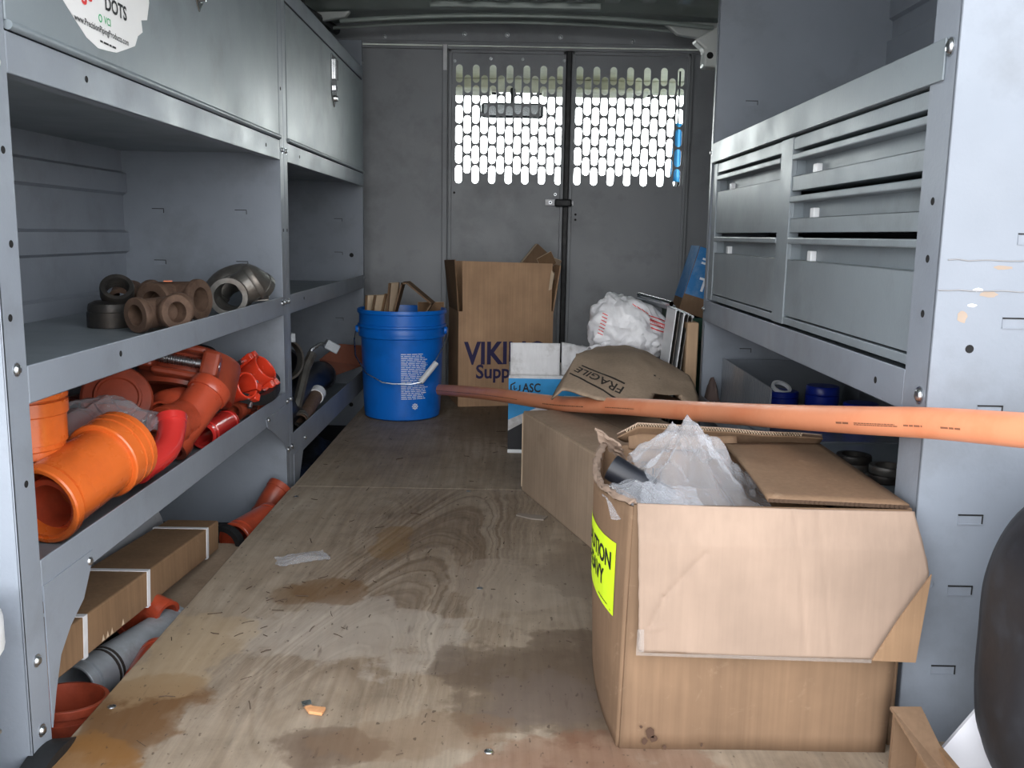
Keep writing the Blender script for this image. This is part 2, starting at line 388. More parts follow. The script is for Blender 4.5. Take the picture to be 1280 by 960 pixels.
# shared bolt head: pan head on a washer, axis +X when local frame is rotated
def bolt_head_mb(r=.0062):
    b = MB(); b.lathe([(0, .0048), (r*.55, .0046), (r*.8, .0036), (r*.95, .0012), (r*1.25, .0012), (r*1.25, 0)], None, 12); return b
def bolts(parent, pts, d, r=.0062, m=None):
    R = frame((0, 0, 0), d).to_3x3(); src = None
    for p in pts:
        if src is None:
            src = obj('bolt', bolt_head_mb(r), m or ZINC, parent, smooth=True, local=True); src.matrix_local = root_m(parent).inverted() @ (Matrix.Translation(p) @ R.to_4x4())
        else: inst(src, parent, p, R)
def holes(parent, pts, d, r=.005):
    """punched holes as thin black discs, the dark inside them painted"""
    R = frame((0, 0, 0), d).to_3x3(); src = None
    for p in pts:
        b = MB(); b.lathe([(0, .0003), (r, .0005), (r*1.12, .0003), (r*1.12, -.001)], None, 12)
        if src is None:
            src = obj('painted_hole', b, HOLE, parent, local=True); src.matrix_local = root_m(parent).inverted() @ (Matrix.Translation(p) @ R.to_4x4())
        else: inst(src, parent, p, R)
def slots(parent, pts, d, x=(0, 0, 1), wid=.03, hgt=.012):
    """pressed shelf tabs in a side panel: a raised lip above a dark slit"""
    R = frame((0, 0, 0), d, x).to_3x3(); src = None
    for p in pts:
        if src is None:
            b = MB(); h, w_ = hgt/2, wid/2
            b.box(h-.0016, h, -w_, w_, 0, .0012, 1); b.box(-h, h-.002, -w_, -w_+.0014, 0, .001, 1); b.box(-h, h-.002, w_-.0014, w_, 0, .0010, 0)
            b.box(-h, -h+.0014, -w_, w_, 0, .0012, 0); b.box(-h+.0014, h-.0016, -w_+.0014, w_-.0014, 0, .0004, 0)
            src = obj('pressed_slot', b, [GREY, HOLE], parent, local=True); src.matrix_local = root_m(parent).inverted() @ (Matrix.Translation(p) @ R.to_4x4())
        else: inst(src, parent, p, R)

# ================================================================== STRUCTURE
def struct(name, mb, m, parent=None, **kw):
    o = obj(name, mb, m, parent, **kw)
    if parent is None: o['kind'] = 'structure'
    return o
Z0 = -.10                                            # steel floor of the van; the plywood deck lies 10 cm above it
fl = struct('floor', MB().box(-.97, .97, .72, 3.66, Z0-.02, Z0), DARK)
deck1 = MB().box(-.536, .60, .80, 2.190, -.019, 0)
deck2 = MB().box(-.534, .60, 2.193, 3.60, -.0195, -.0005)
for d in (deck1, deck2): obj('plywood_sheet', d, PLY, fl, label='worn stained plywood sheet' , bevel=.002)
jo = MB()
for x in (-.51, 0, .5): jo.box(x, x+.04, .82, 3.58, Z0, -.0196)
obj('deck_batten', jo, PLYE, fl)
# screws in the deck
sc = MB(); sc.lathe([(0, .0012), (.0035, .0014), (.0055, .0006), (.006, 0)], None, 10)
first = None
for x, y in ((-.517, 1.12), (-.505, 2.10), (-.50, 3.2), (-.1, 2.17), (-.05, 1.55), (-.02, 1.03)):
    if first is None: first = obj('deck_screw', sc, ZINC, fl, smooth=True, local=True); first.location = (x, y, 0)
    else: inst(first, fl, (x, y, 0))
struct('ground', MB().box(-30, 30, -40, 60, -.80, -.72), CONC)
# side walls and roof of the cargo body
def ribbed_wall(sgn):
    b = MB(); prof = [(.955, Z0)]
    for z in (.1, .35, .62, .9, 1.15): prof += [(.955, z), (.94, z+.012), (.94, z+.05), (.955, z+.062)]
    prof += [(.955, 1.24), (.90, 1.36), (.82, 1.40)]
    prof = [(sgn*x, z) for x, z in prof]
    out = [(x + sgn*.03, z+.005) for x, z in prof][::-1]
    poly = prof + out; M = Matrix(((1, 0, 0, 0), (0, 0, 1, .70), (0, 1, 0, 0), (0, 0, 0, 1)))
    return b.prism(poly, M, 3.0)
WALLM = mat('side_wall_paint', (112, 116, 120), .5, 0, .08, 3)
struct('wall_left', ribbed_wall(-1), WALLM); struct('wall_right', ribbed_wall(1), WALLM)
ce = MB(); nx = 48
def roof_z(x, y):
    z = 1.405 - .030*(abs(x)/.85)**2.5
    s = (y*9.0) % 1.0
    if .25 < ((x*4.1+.35) % 1.0) < .62 and y < 3.36: z += .012 * min(1, max(0, (((x*4.1+.35) % 1.0)-.25)*12)) * min(1, max(0, (.62-((x*4.1+.35) % 1.0))*12))
    if 3.30 < y < 3.42: z -= .014*math.sin((y-3.30)/.12*PI)
    return z
ce.grid(lambda u, v: (-.86+1.72*u, .72+2.94*v, roof_z(-.86+1.72*u, .72+2.94*v)), 84, 90)
cl = struct('ceiling', ce, ROOF, smooth=True, solid=.003)
# pressed roof ribs seen just above the partition
for k, x in enumerate((-.44, -.32, -.20, -.08, .04, .16, .28, .40, .52)):
    b = MB(); b.box(x, x+.055, 3.08, 3.20, 1.378, 1.398); obj('roof_rib', b, ROOF, cl, bevel=.007)
b = MB(); b.box(-.30, .28, 3.245, 3.275, 1.370, 1.392); obj('roof_panel_edge', b, ROOF, cl, bevel=.006)
b = MB(); pts = [(-.62+1.3*i/20, 3.36, 1.372-.030*(abs(-.62+1.3*i/20-.03)/.65)**2) for i in range(21)]
b.tube(pts, .008, 8); obj('roof_bow_lip', b, ROOF, cl, smooth=True)
b = MB(); b.tube([(-.66+1.34*i/20, 3.44, 1.366-.030*(abs(-.66+1.34*i/20)/.66)**2) for i in range(21)], .006, 8); obj('roof_bow', b, ROOF, cl, smooth=True)

# partition bulkhead with two perforated doors
PY = 3.62
wb = MB(); wb.box(-.955, -.272, PY, PY+.004, Z0, 1.31); wb.box(-.30, -.245, PY+.006, PY+.010, Z0, 1.31); wb.box(-.955, .955, PY+.004, PY+.008, Z0, .06); wb.box(.66, .955, PY+.03, PY+.034, Z0, 1.31)
wb.box(.655, .665, PY, PY+.034, Z0, 1.31)
hd = []
for i in range(25): x = -.9+1.8*i/24; hd.append((x, 1.42))
M_xz = Matrix(((1, 0, 0, 0), (0, 0, 1, PY-.01), (0, 1, 0, 0), (0, 0, 0, 1)))
wall_back = struct('wall_back', wb, PART)
hb = MB(); hb.prism([(-.9, 1.325)] + hd + [(.9, 1.325)], M_xz, .012); obj('header_panel', hb, PART, wall_back)
hb = MB(); hb.box(-.94, .94, PY-.022, PY+.004, 1.318, 1.330); obj('header_flange', hb, PART, wall_back, bevel=.003)
hb = MB(); hb.box(-.94, .94, PY-.012, PY+.004, 1.303, 1.314); obj('door_head', hb, PART, wall_back, bevel=.002)
bolts(wall_back, [(-.50, PY-.012, 1.342), (-.20, PY-.012, 1.357), (-.04, PY-.012, 1.357), (.16, PY-.012, 1.352), (.43, PY-.012, 1.342)], (0, -1, 0), .007)
b = MB(); b.box(-.282, -.262, PY-.016, PY, Z0, 1.318); obj('door_post', b, PART, wall_back, bevel=.003)
b = MB(); b.box(-.279, -.265, PY-.0175, PY-.016, 1.226, 1.318); obj('white_tape', b, STRAPW, wall_back, label='white strip at the top of the post')
def perforated_door(name, x0, x1, cx0, seed):
    z0, z1 = .03, 1.302
    def st(cu):
        cu.dimensions = '2D'; cu.fill_mode = 'BOTH'; cu.extrude = .002; cu.resolution_u = 1
        def ring(pts):
            s = cu.splines.new('POLY'); s.points.add(len(pts)-1); s.use_cyclic_u = True
            for q, p in zip(s.points, pts): q.co = (p[0], p[1], 0, 1)
        ring([(x0, z0), (x1, z0), (x1, z1), (x0, z1)])
        w_, h_ = .0128, .0335
        for c in range(13):
            x = cx0 + .0319*c; odd = c % 2
            for r in range(5 if odd else 6):
                z = 1.217 - .0744*r - (.0372 if odd else 0)
                pts = [(x+w_*math.cos(a), z+(h_-w_)+w_*math.sin(a)) for a in [PI*k/8 for k in range(9)]] + [(x+w_*math.cos(a), z-(h_-w_)+w_*math.sin(a)) for a in [PI+PI*k/8 for k in range(9)]]
                ring(pts)
    vs, fs = curve_mesh(st, 'CURVE'); mb = MB(); mb.add([(x, PY-z, y) for x, y, z in vs], fs)
    d = struct(name, mb, PART)
    e = MB(); e.box(x0, x0+.012, PY-.012, PY-.002, z0, z1); e.box(x1-.012, x1, PY-.012, PY-.002, z0, z1); e.box(x0, x1, PY-.012, PY-.002, z1-.012, z1)
    obj('folded_edge', e, PART, d, bevel=.002)
    return d
d1 = perforated_door('door_1', -.258, .184, -.219, 1)
d2 = perforated_door('door_2', .206, .654, .237, 2)
b = MB(); b.box(.1865, .2035, PY-.010, PY+.004, .03, 1.302); b.box(.175, .215, PY+.004, PY+.008, .03, 1.31); obj('rubber_gasket', b, RUB, d1, bevel=.003)
bolts(d1, [(-.236, PY-.002, 1.262), (.176, PY-.012, 1.268), (-.10, PY-.002, 1.272), (.02, PY-.002, 1.272), (.155, PY-.002, .775)], (0, -1, 0), .0045)
holes(d1, [(-.235, PY-.002, .775), (.215, PY-.002, .69), (.235, PY-.002, .70), (.235, PY-.002, .68), (.215, PY-.002, .67)], (0, -1, 0), .004)
lt = thing('door_latch', 'silver and black slide latch across the gap between the perforated doors', 'latch', (.115, PY-.014, .735))
b = MB(); b.box(.116, .156, PY-.017, PY-.0025, .732, .756); obj('latch_plate', b, STRAPW, lt, bevel=.002)
b = MB(); b.box(.215, .226, PY-.012, PY-.003, .734, .752); obj('latch_keeper', b, STRAPW, lt, bevel=.002)
b = MB(); b.box(.152, .218, PY-.034, PY-.0165, .728, .757); obj('latch_handle', b, RUB, lt, bevel=.006, label='black latch handle')
bolts(lt, [(.136, PY-.017, .744)], (0, -1, 0), .005)

# cab beyond the partition
def slab_box(name, *a, m=PART, **k): return struct(name, MB().box(*a), m, **k)
slab_box('floor_cab', -.95, .95, 3.66, 5.4, Z0-.02, Z0, m=DARK)
slab_box('ceiling_cab', -.90, .90, 3.66, 4.62, 1.36, 1.39, m=HEADL)
trim = MB(); trim.box(-.90, .90, 4.60, 4.66, 1.30, 1.36)
struct('trim_1', trim, HEADL, bevel=.01)
for s, nm in ((-1, 'wall_cab_left'), (1, 'wall_cab_right')):
    b = MB(); b.box(s*.93-.02, s*.93+.02, 3.66, 5.4, Z0, .72); b.box(s*.93-.02, s*.93+.02, 3.66, 3.85, .72, 1.38)
    b.box(s*.93-.02, s*.93+.02, 3.66, 4.65, 1.30, 1.38); struct(nm, b, DARK)
for s, nm in ((-1, 'window_1'), (1, 'window_2')):
    struct(nm, MB().box(s*.93-.003, s*.93+.003, 3.85, 5.0, .72, 1.30), GLASS)
    b = MB(); b.tube([(s*.90, 4.64, 1.34), (s*.92, 5.35, .80)], .035, 8); struct('trim_2', b, DARK, smooth=True)
b = MB(); b.add([(-.9, 4.65, 1.32), (.9, 4.65, 1.32), (.9, 5.35, .80), (-.9, 5.35, .80)], [(0, 1, 2, 3)]); struct('window_3', b, GLASS)
b = MB(); b.box(-.92, .92, 4.75, 5.4, .30, .80); struct('trim_3', b, DARK, bevel=.05)
mi_ = thing('rear_view_mirror', 'dark rear view mirror seen through the slots of the left perforated door', 'mirror', (-.02, 4.5, 1.18))
b = MB(); b.box(-.17, .13, 4.50, 4.535, 1.165, 1.235); obj('mirror_housing', b, BLKP, mi_, bevel=.015)
b = MB(); b.box(-.155, .115, 4.497, 4.501, 1.175, 1.225); obj('mirror_glass', b, CHROME, mi_, label='silvered mirror face')
b = MB(); b.tube([(-.02, 4.535, 1.22), (-.02, 4.60, 1.31)], .012, 8); obj('mirror_stem', b, BLKP, mi_, smooth=True)
for x0, nm in ((-.62, 'left'), (.12, 'right')):
    v = thing('sun_visor', 'beige sun visor folded up at the %s end of the windshield' % nm, 'sun visor', (x0, 4.6, 1.30))
    b = MB(); b.box(x0, x0+.50, 4.44, 4.60, 1.275, 1.295); obj('visor_panel', b, HEADL, v, bevel=.008)
    b = MB(); b.tube([(x0-.02, 4.595, 1.288), (x0+.52, 4.595, 1.288)], .006, 8); obj('visor_rod', b, BLKP, v)
cl_ = thing('hanging_cloth', 'light blue cloth hanging in the cab behind the right perforated door', 'cloth', (.70, 4.3, 1.30))
b = MB(); b.grid(lambda u, v: (.715+.035*u+.02*v*(u-.5), 4.30+.012*math.sin(u*9)*(.3+v), 1.13-.26*v), 10, 10); obj('cloth_sheet', b, BLUEC, cl_, smooth=True, solid=.004)
b = MB(); b.tube([(.732, 4.30, 1.12), (.732, 4.30, 1.355)], .004, 6); obj('hanging_cord', b, BLKP, cl_)

# pale body brackets at the roof corners
br = thing('pillar_bracket', 'pale painted steel bracket below the roof, beside the drawer unit', 'bracket', (.56, 2.9, 1.15))
b = MB(); b.prism([(.528, 1.205), (.60, 1.245), (.93, 1.25), (.93, 1.15), (.60, 1.125), (.558, 1.128), (.560, 1.178)], Matrix(((1, 0, 0, 0), (0, 0, 1, 2.88), (0, 1, 0, 0), (0, 0, 0, 1))), .06)
obj('bracket_arm', b, BODY, br, bevel=.008)
holes(br, [(.577, 2.88, 1.16)], (0, -1, 0), .009)
br2 = thing('roof_gusset', 'pale folded gusset plate under the roof above the right perforated door', 'gusset plate', (.60, 3.4, 1.32))
b = MB(); b.prism([(.50, 1.368), (.86, 1.36), (.86, 1.325), (.72, 1.325), (.70, 1.295), (.655, 1.308), (.56, 1.322)], Matrix(((1, 0, 0, 0), (0, 0, 1, 3.38), (0, 1, 0, 0), (0, 0, 0, 1))), .03)
obj('gusset_plate', b, BODY, br2, bevel=.006)
br3 = thing('roof_gusset', 'pale steel corner plate under the roof above the far left shelf', 'gusset plate', (-.68, 3.3, 1.32))
b = MB(); b.prism([(-.86, 1.36), (-.58, 1.374), (-.60, 1.352), (-.70, 1.335), (-.86, 1.29)], Matrix(((1, 0, 0, 0), (0, 0, 1, 3.34), (0, 1, 0, 0), (0, 0, 0, 1))), .03)
obj('gusset_plate', b, BODY, br3, bevel=.006)
wh = MB(); wh.tube([(-.86, 2.3, 1.33), (-.70, 2.6, 1.345), (-.66, 2.9, 1.335), (-.72, 3.2, 1.35), (-.66, 3.5, 1.34)], .016, 8)
tag(obj('cable_loom', wh, RUB, smooth=True, origin=(-.70, 2.6, 1.345)), 'black wiring loom along the roof edge above the far left cabinet', 'cable')
# wheel arch under the left shelf
wa = MB()
def arch(u, v):
    a = PI*u; return (-.94+.20*min(1, v*1.25)**.5 if v < .99 else -.72, 1.48+ -.48*math.cos(a), Z0 + .27*math.sin(a)**.6*(1 if v < .8 else 1-(v-.8)*.6))
wa.grid(lambda u, v: (-.945+.215*min(1, v/.8), 1.46-(.46-.05*v)*math.cos(PI*u), Z0+(.24-.04*max(0, v-.7)/.3)*max(0, math.sin(PI*u))**.55), 40, 10)
wa.prism([(1.46-.41*math.cos(PI*k/30), Z0+.20*max(0, math.sin(PI*k/30))**.55) for k in range(31)], Matrix(((0, 0, 1, -.735), (1, 0, 0, 0), (0, 1, 0, 0), (0, 0, 0, 1))), .005)
struct('trim_4', wa, mat('arch_grey', (160, 164, 170), .4, 0, .06, 5, .1, 60), smooth=True)

# ================================================================== SHELVING, LEFT
XL = -.55; XB = -.922
T_YZ = lambda x: Matrix(((0, 0, 1, x), (1, 0, 0, 0), (0, 1, 0, 0), (0, 0, 0, 1)))      # polygon (y, z) extruded along +x
def side_panel(r, y, z1, name='side_panel', x0=XB, x1=XL, notch=False):
    b = MB(); b.box(x0, x1, y, y+.003, Z0, z1); return obj(name, b, GREY, r)
def ribbed_back(r, y0, y1, z0, z1, x=XB):
    prof = [(x, z0)]; z = z0+.12
    while z < z1-.1:
        prof += [(x, z), (x+.010, z+.006), (x+.010, z+.048), (x, z+.054)]; z += .135
    prof += [(x, z1)]; b = MB(); vs = []
    for yy in (y0, y1): vs += [(px, yy, pz) for px, pz in prof]
    n = len(prof); b.add(vs, [(i, i+1, n+i+1, n+i) for i in range(n-1)]); return obj('back_panel', b, GREY, r, solid=.002)
def lip(r, name, y0, y1, z0, z1, x=XL, m=None, ret=.02):
    s = 1 if x < 0 else -1
    b = MB(); b.box(min(x, x-s*.003), max(x, x-s*.003), y0, y1, z0, z1)
    b.box(min(x, x-s*ret), max(x, x-s*ret), y0, y1, z0, z0+.0025)
    return obj(name, b, m or GREY, r, bevel=.0012)
def floor_plate(r, name, y0, y1, z, x0=XB, x1=XL-.003, m=None):
    return obj(name, MB().box(x0, x1, y0, y1, z-.003, z), m or GREYS, r)
r = thing('shelving_unit', 'nearer grey steel shelving unit on the left, torn round sticker on its cabinet door', 'shelving unit', (-.74, 1.6, Z0))
side_panel(r, .985, 1.34); side_panel(r, 2.2005, 1.30)
b = MB(); b.box(XL-.003, XL, .985, 1.031, Z0, 1.34); obj('front_post', b, GREY, r, bevel=.0012)
b = MB(); b.box(XL-.003, XL, 2.2, 2.236, Z0, 1.26); obj('front_post', b, GREY, r, bevel=.0012)
ribbed_back(r, .99, 2.2, Z0, 1.3)
d = MB(); d.box(XL-.004, XL+.0005, 1.034, 2.197, .838, 1.19); dr = obj('cabinet_door', d, GREYS, r, bevel=.0015)
d = MB(); d.tube([(XL+.001, 1.036, .8335), (XL+.001, 2.196, .8335)], .0055, 10); obj('door_hem', d, GREYS, dr, smooth=True)
b = MB(); b.box(XL-.004, XL, 1.032, 2.2, 1.195, 1.26); obj('top_rail', b, GREY, r, bevel=.0012)
lip(r, 'cabinet_rail', 1.032, 2.2, .782, .827)
floor_plate(r, 'cabinet_floor', .99, 2.2, .80); floor_plate(r, 'cabinet_top', .99, 2.2, 1.26)
lip(r, 'shelf_lip', 1.032, 2.2, .419, .463); floor_plate(r, 'shelf', .99, 2.2, .440)
lip(r, 'bin_lip', 1.032, 2.2, .180, .232); floor_plate(r, 'bin_floor', .99, 2.2, .190)
b = MB(); b.prism([(1.032, .20), (1.16, .20), (1.15, .176), (1.128, .145), (1.09, .125), (1.062, .10), (1.045, .06), (1.032, .02)], T_YZ(XL-.0005), .002); obj('gusset', b, GREY, r)
b = MB(); b.prism([(2.2, .20), (2.02, .20), (2.03, .179), (2.10, .148), (2.178, .108), (2.2, .088)], T_YZ(XL-.0005), .002); obj('gusset', b, GREY, r)
bolts(r, [(XL, 1.008, y) for y in (.462, .79, .118, .03)] + [(XL, 2.218, z) for z in (.806, .449, .206, .085)] + [(XL, 1.15, .188), (XL, 2.04, .195), (XL, 2.19, .448)], (1, 0, 0))
holes(r, [(XL, 1.015, .60), (XL, 1.012, .33), (XL, 1.22, .806), (XL, 1.28, .445), (XL, 2.08, .805), (XL, 2.218, .945), (XL, 2.218, .62), (XL, 1.012, .70), (XL, 1.003, .52)], (1, 0, 0), .0038)
slots(r, [(x, 2.2, z) for x in (-.84, -.645) for z in (.66, .54, .30)] + [(-.64, 2.2, .13), (-.84, 2.2, .08)], (0, -1, 0), wid=.028)
bolts(r, [(-.83, 2.2, .478), (-.59, 2.2, .465)], (0, -1, 0), .0065)
# latch of the near door (partly above the frame) and the round sticker
def door_latch(y, z, h=.15):
    b = MB(); b.prism([(y-.022, z+h/2), (y+.022, z+h/2), (y+.022, z-h*.28), (y, z-h/2), (y-.022, z-h*.28)], T_YZ(XL+.0005), .004)
    p = obj('paddle_latch', b, CHROME, dr, label='chrome paddle latch', bevel=.0015)
    return p
def latch_on(door, y, z, h=.15):
    b = MB(); b.prism([(y-.038, z+h/2), (y+.038, z+h/2), (y+.038, z-h*.25), (y, z-h/2), (y-.038, z-h*.25)], T_YZ(XL+.0005), .003)
    b.box(XL+.003, XL+.012, y-.016, y+.020, z+.005, z+h*.42); b.box(XL+.003, XL+.010, y-.012, y+.014, z-h*.18, z-.012)
    b.lathe([(0, .012), (.008, .012), (.010, .002)], frame((XL+.002, y, z-h*.33), (1, 0, 0)), 14)
    obj('paddle_latch', b, CHROME, door, label='chrome paddle latch', bevel=.0015)
latch_on(dr, 1.66, 1.062, .15)
st = MB(); pts = [(1.167, .889), (1.196, .873), (1.225, .858), (1.257, .851), (1.285, .853), (1.314, .856), (1.345, .866), (1.378, .877), (1.39, .893), (1.408, .902), (1.405, .918), (1.427, .923), (1.438, .95), (1.43, .99), (1.38, 1.04), (1.30, 1.06), (1.21, 1.04), (1.16, .98), (1.15, .93)]
st.prism(pts, T_YZ(XL+.0006), .0006, 0); xs = XL+.0013
ru = ((0, 1, 0), (0, 0, 1))
text(st, 'nge', (xs, 1.197, .9055), *ru, .034, .0009, mi=1); text(st, 'DOTS', (xs, 1.282, .9055), *ru, .026, .0006, mi=2, wide=1.02)
text(st, 'VCI', (xs, 1.277, .8862), *ru, .0135, .0002, mi=3)
st.lathe([(.0035, 0), (.0035, .0003), (.0052, .0003), (.0052, 0)], frame((xs, 1.267, .8905), (1, 0, 0)), 14, mi=3)
text(st, 'www.PrecisionPipingProducts.com', (xs, 1.192, .8725), *ru, .0118, .0001, mi=2, wide=.98)
dashes(st, (xs, 1.262, .8625), *ru, .06, 1, .005, mi=2)
obj('torn_sticker', st, [STICK, REDI, BLKC, GRNI], dr, label='torn white sticker with red, black and green print')

r2 = thing('shelving_unit', 'farther grey steel shelving unit on the left, chrome latch on its small cabinet door', 'shelving unit', (-.74, 2.82, Z0))
side_panel(r2, 2.267, 1.20); side_panel(r2, 3.385, 1.285)
b = MB(); b.box(XL-.003, XL, 2.2365, 2.270, Z0, 1.22); obj('front_post', b, GREY, r2, bevel=.0012)
b = MB(); b.box(XL-.003, XL, 3.388, 3.405, Z0, 1.285); obj('front_post', b, GREY, r2, bevel=.0012)
ribbed_back(r2, 2.27, 3.385, Z0, 1.2)
d = MB(); d.box(XL-.004, XL+.0005, 2.274, 3.384, .838, 1.148); dr2 = obj('cabinet_door', d, GREYS, r2, bevel=.0015)
d = MB(); d.tube([(XL+.001, 2.276, .8335), (XL+.001, 3.382, .8335)], .0045, 10); obj('door_hem', d, GREYS, dr2, smooth=True)
latch_on(dr2, 2.86, 1.062, .15)
lip(r2, 'top_rail', 2.27, 3.386, 1.153, 1.195); floor_plate(r2, 'cabinet_top', 2.27, 3.386, 1.192)
lip(r2, 'cabinet_rail', 2.27, 3.386, .782, .827); floor_plate(r2, 'cabinet_floor', 2.27, 3.386, .80)
lip(r2, 'shelf_lip', 2.27, 3.386, .417, .464); floor_plate(r2, 'shelf', 2.27, 3.386, .440)
lip(r2, 'bin_lip', 2.27, 3.386, .045, .115); floor_plate(r2, 'bin_floor', 2.27, 3.386, .060)
b = MB(); b.prism([(2.27, .06), (2.38, .06), (2.365, .04), (2.33, -.01), (2.30, -.06), (2.29, Z0), (2.27, Z0)], T_YZ(XL-.0005), .002); obj('gusset', b, GREY, r2)
bolts(r2, [(XL, 2.253, z) for z in (.806, .449, .206, .085)] + [(XL, 3.397, z) for z in (1.21, .83, .455, .10)] + [(XL, 2.40, .075)], (1, 0, 0))
holes(r2, [(XL, 2.40, .805), (XL, 2.42, .445), (XL, 2.253, .62)], (1, 0, 0), .0038)
slots(r2, [(x, 3.385, z) for x in (-.84, -.64) for z in (.66, .54, .30)] + [(-.64, 3.385, .17)], (0, -1, 0), wid=.03)
holes(r2, [(-.593, 3.385, .535), (-.60, 3.385, -.02)], (0, -1, 0), .007)

# ================================================================== DRAWER UNIT, RIGHT
XR = .49; XRB = .915
r3 = thing('drawer_unit', 'grey steel van drawer unit along the right side, five recessed drawers', 'drawer unit', (.70, 1.7, Z0))
b = MB(); b.box(XR, XRB, 1.07, 1.074, Z0, 1.34); ep = obj('end_panel', b, GREY, r3, bevel=.0015, label='large scratched end panel facing the rear doors')
b = MB(); b.box(XR, XR+.003, 1.07, 1.136, Z0, 1.34); obj('front_post', b, GREY, r3, bevel=.002)
b = MB(); b.box(XR, XRB, 2.352, 2.356, Z0, 1.34); obj('side_panel', b, GREY, r3)
b = MB(); b.box(XR, XR+.003, 2.352, 2.372, Z0, 1.34); obj('front_post', b, GREY, r3, bevel=.001)
ribbed_back(r3, 1.075, 2.352, Z0, 1.34, x=XRB-.012)
b = MB(); b.box(XR-.003, XR-.0003, 1.097, 2.352, .803, .850); b.box(XR-.003, XR+.025, 1.138, 2.352, .848, .850); obj('tray_lip', b, GREYS, r3, bevel=.0015)
b = MB(); b.box(XR+.003, XRB, 1.075, 2.352, .803, .806); obj('tray_floor', b, GREYS, r3)
lip(r3, 'bottom_rail', 1.136, 2.352, .411, .4625, XR)
b = MB(); b.box(XR+.003, XRB-.02, 1.09, 2.352, .455, .458); obj('cabinet_floor', b, GREYS, r3)
fx = XR+.004
b = MB()
b.box(fx, fx+.02, 2.304, 2.350, .466, .80); b.box(fx, fx+.02, 1.686, 1.758, .466, .80); b.box(fx, fx+.02, 1.10, 1.126, .466, .80)
b.box(fx+.001, fx+.019, 1.127, 1.685, .777, .799); b.box(fx+.001, fx+.019, 1.759, 2.303, .777, .799); b.box(fx+.001, fx+.019, 1.127, 1.685, .467, .480); b.box(fx+.001, fx+.019, 1.759, 2.303, .467, .480)
obj('drawer_frame', b, GREYS, r3, bevel=.0012)
b = MB(); b.box(fx+.15, fx+.152, 1.1, 2.35, .46, .80); obj('drawer_backing', b, DARK, r3)
def drawer(y0, y1, z0, z1):
    q = MB(); f = XR+.006
    q.box(f, f+.003, y0+.003, y1-.003, z0+.003, z1-.045)                       # lower front
    q.box(f+.022, f+.025, y0+.003, y1-.003, z1-.047, z1-.010)                  # recessed face behind the finger gap
    q.box(f, f+.025, y0+.003, y1-.003, z1-.047, z1-.045)                       # ledge
    q.box(f+.003, f+.006, y1-.006, y1-.003, z0+.003, z1-.004); q.box(f+.003, f+.14, y0+.003, y1-.003, z0+.003, z0+.006)
    q.box(f, f+.025, y1-.005, y1-.003, z1-.047, z1-.004); q.box(f, f+.025, y0+.003, y0+.005, z1-.047, z1-.004)
    dw = obj('drawer', q, GREYS, r3, bevel=.0008)
    q = MB(); q.box(f-.003, f+.024, y0+.002, y1-.002, z1-.017, z1-.006); obj('pull_rail', q, GREYS, dw, bevel=.002)
    yy = y1-.085 if y1-y0 < .545 and y0 > 1.5 else y1-.075
    q = MB(); q.box(f+.012, f+.0225, yy-.020, yy, z1-.046, z1-.028); obj('release_catch', q, WHTP, dw, bevel=.0015, label='pale plastic release catch')
for a in ((1.126, 1.686, .702, .776), (1.126, 1.686, .629, .702), (1.126, 1.686, .480, .629), (1.758, 2.304, .629, .776), (1.758, 2.304, .480, .629)): drawer(*a)
bolts(r3, [(XR-.0005, 1.088, z) for z in (.838, .438)], (-1, 0, 0), .0085)
bolts(r3, [(XR, 2.362, z) for z in (.83, .44)], (-1, 0, 0), .006)
holes(r3, [(XR, 1.10, z) for z in (.667, .60, .535)] + [(XR, 1.22, .822), (XR, 1.225, .435), (XR, 1.115, .29), (XR, 2.22, .822)], (-1, 0, 0), .0042)
holes(r3, [(.535, 1.07, .497)], (0, -1, 0), .0045)
slots(r3, [(.593, 1.07, .625), (.585, 1.07, .528), (.566, 1.07, .424), (.556, 1.07, .290), (.552, 1.07, .20), (.541, 1.07, .096), (.70, 1.07, .5), (.70, 1.07, .3), (.70, 1.07, .1)], (0, -1, 0), wid=.030, hgt=.013)
slots(r3, [(.58, 2.352, .95), (.60, 2.352, .335), (.75, 2.352, .95)], (0, -1, 0), wid=.03)
# raised ring marks, dent seam and rust on the end panel
for x, z in ((.575, .815), (.515, .208)):
    b = MB(); b.lathe([(.0045, 0), (.0045, .0008), (.006, .0008), (.006, 0)], frame((x, 1.07, z), (0, -1, 0)), 16)
    obj('pressed_ring', b, GREY, ep)
b = MB()
for z, x0, x1, k in ((.600, .50, .62, 1), (.565, .492, .61, 2)):
    pts = [(x0+(x1-x0)*i/10, 1.0695, z+.002*noise.noise((i*.7, k, 0))) for i in range(11)]; b = MB(); b.tube(pts, .0008, 6); obj('scratch', b, mat('scratch_grey', (138, 138, 140), .5), ep)
for x, z, w_, h_, k in ((.5385, .566, .006, .0025, 0), (.533, .548, .006, .002, 0), (.551, .561, .011, .0035, 1), (.523, .535, .006, .008, 1), (.565, .592, .012, .0025, 1)):
    n = 12; rs = MB(); rs.add([(x+w_*math.cos(2*PI*i/n)*(.75+.4*random.random()), 1.0697, z+h_*math.sin(2*PI*i/n)*(.75+.4*random.random())) for i in range(n)], [tuple(range(n))])
    obj('paint_chip', rs, mat('rust_smear', (158, 142, 128), .8, var=.2) if k else WHTP, ep)
# lower shelf and what stands on it
b = MB(); b.box(XR+.003, XRB-.02, 1.08, 2.352, .200, .205); obj('lower_shelf', b, GREYS, r3)
lip(r3, 'lower_shelf_lip', 1.136, 2.352, .18, .218, XR)

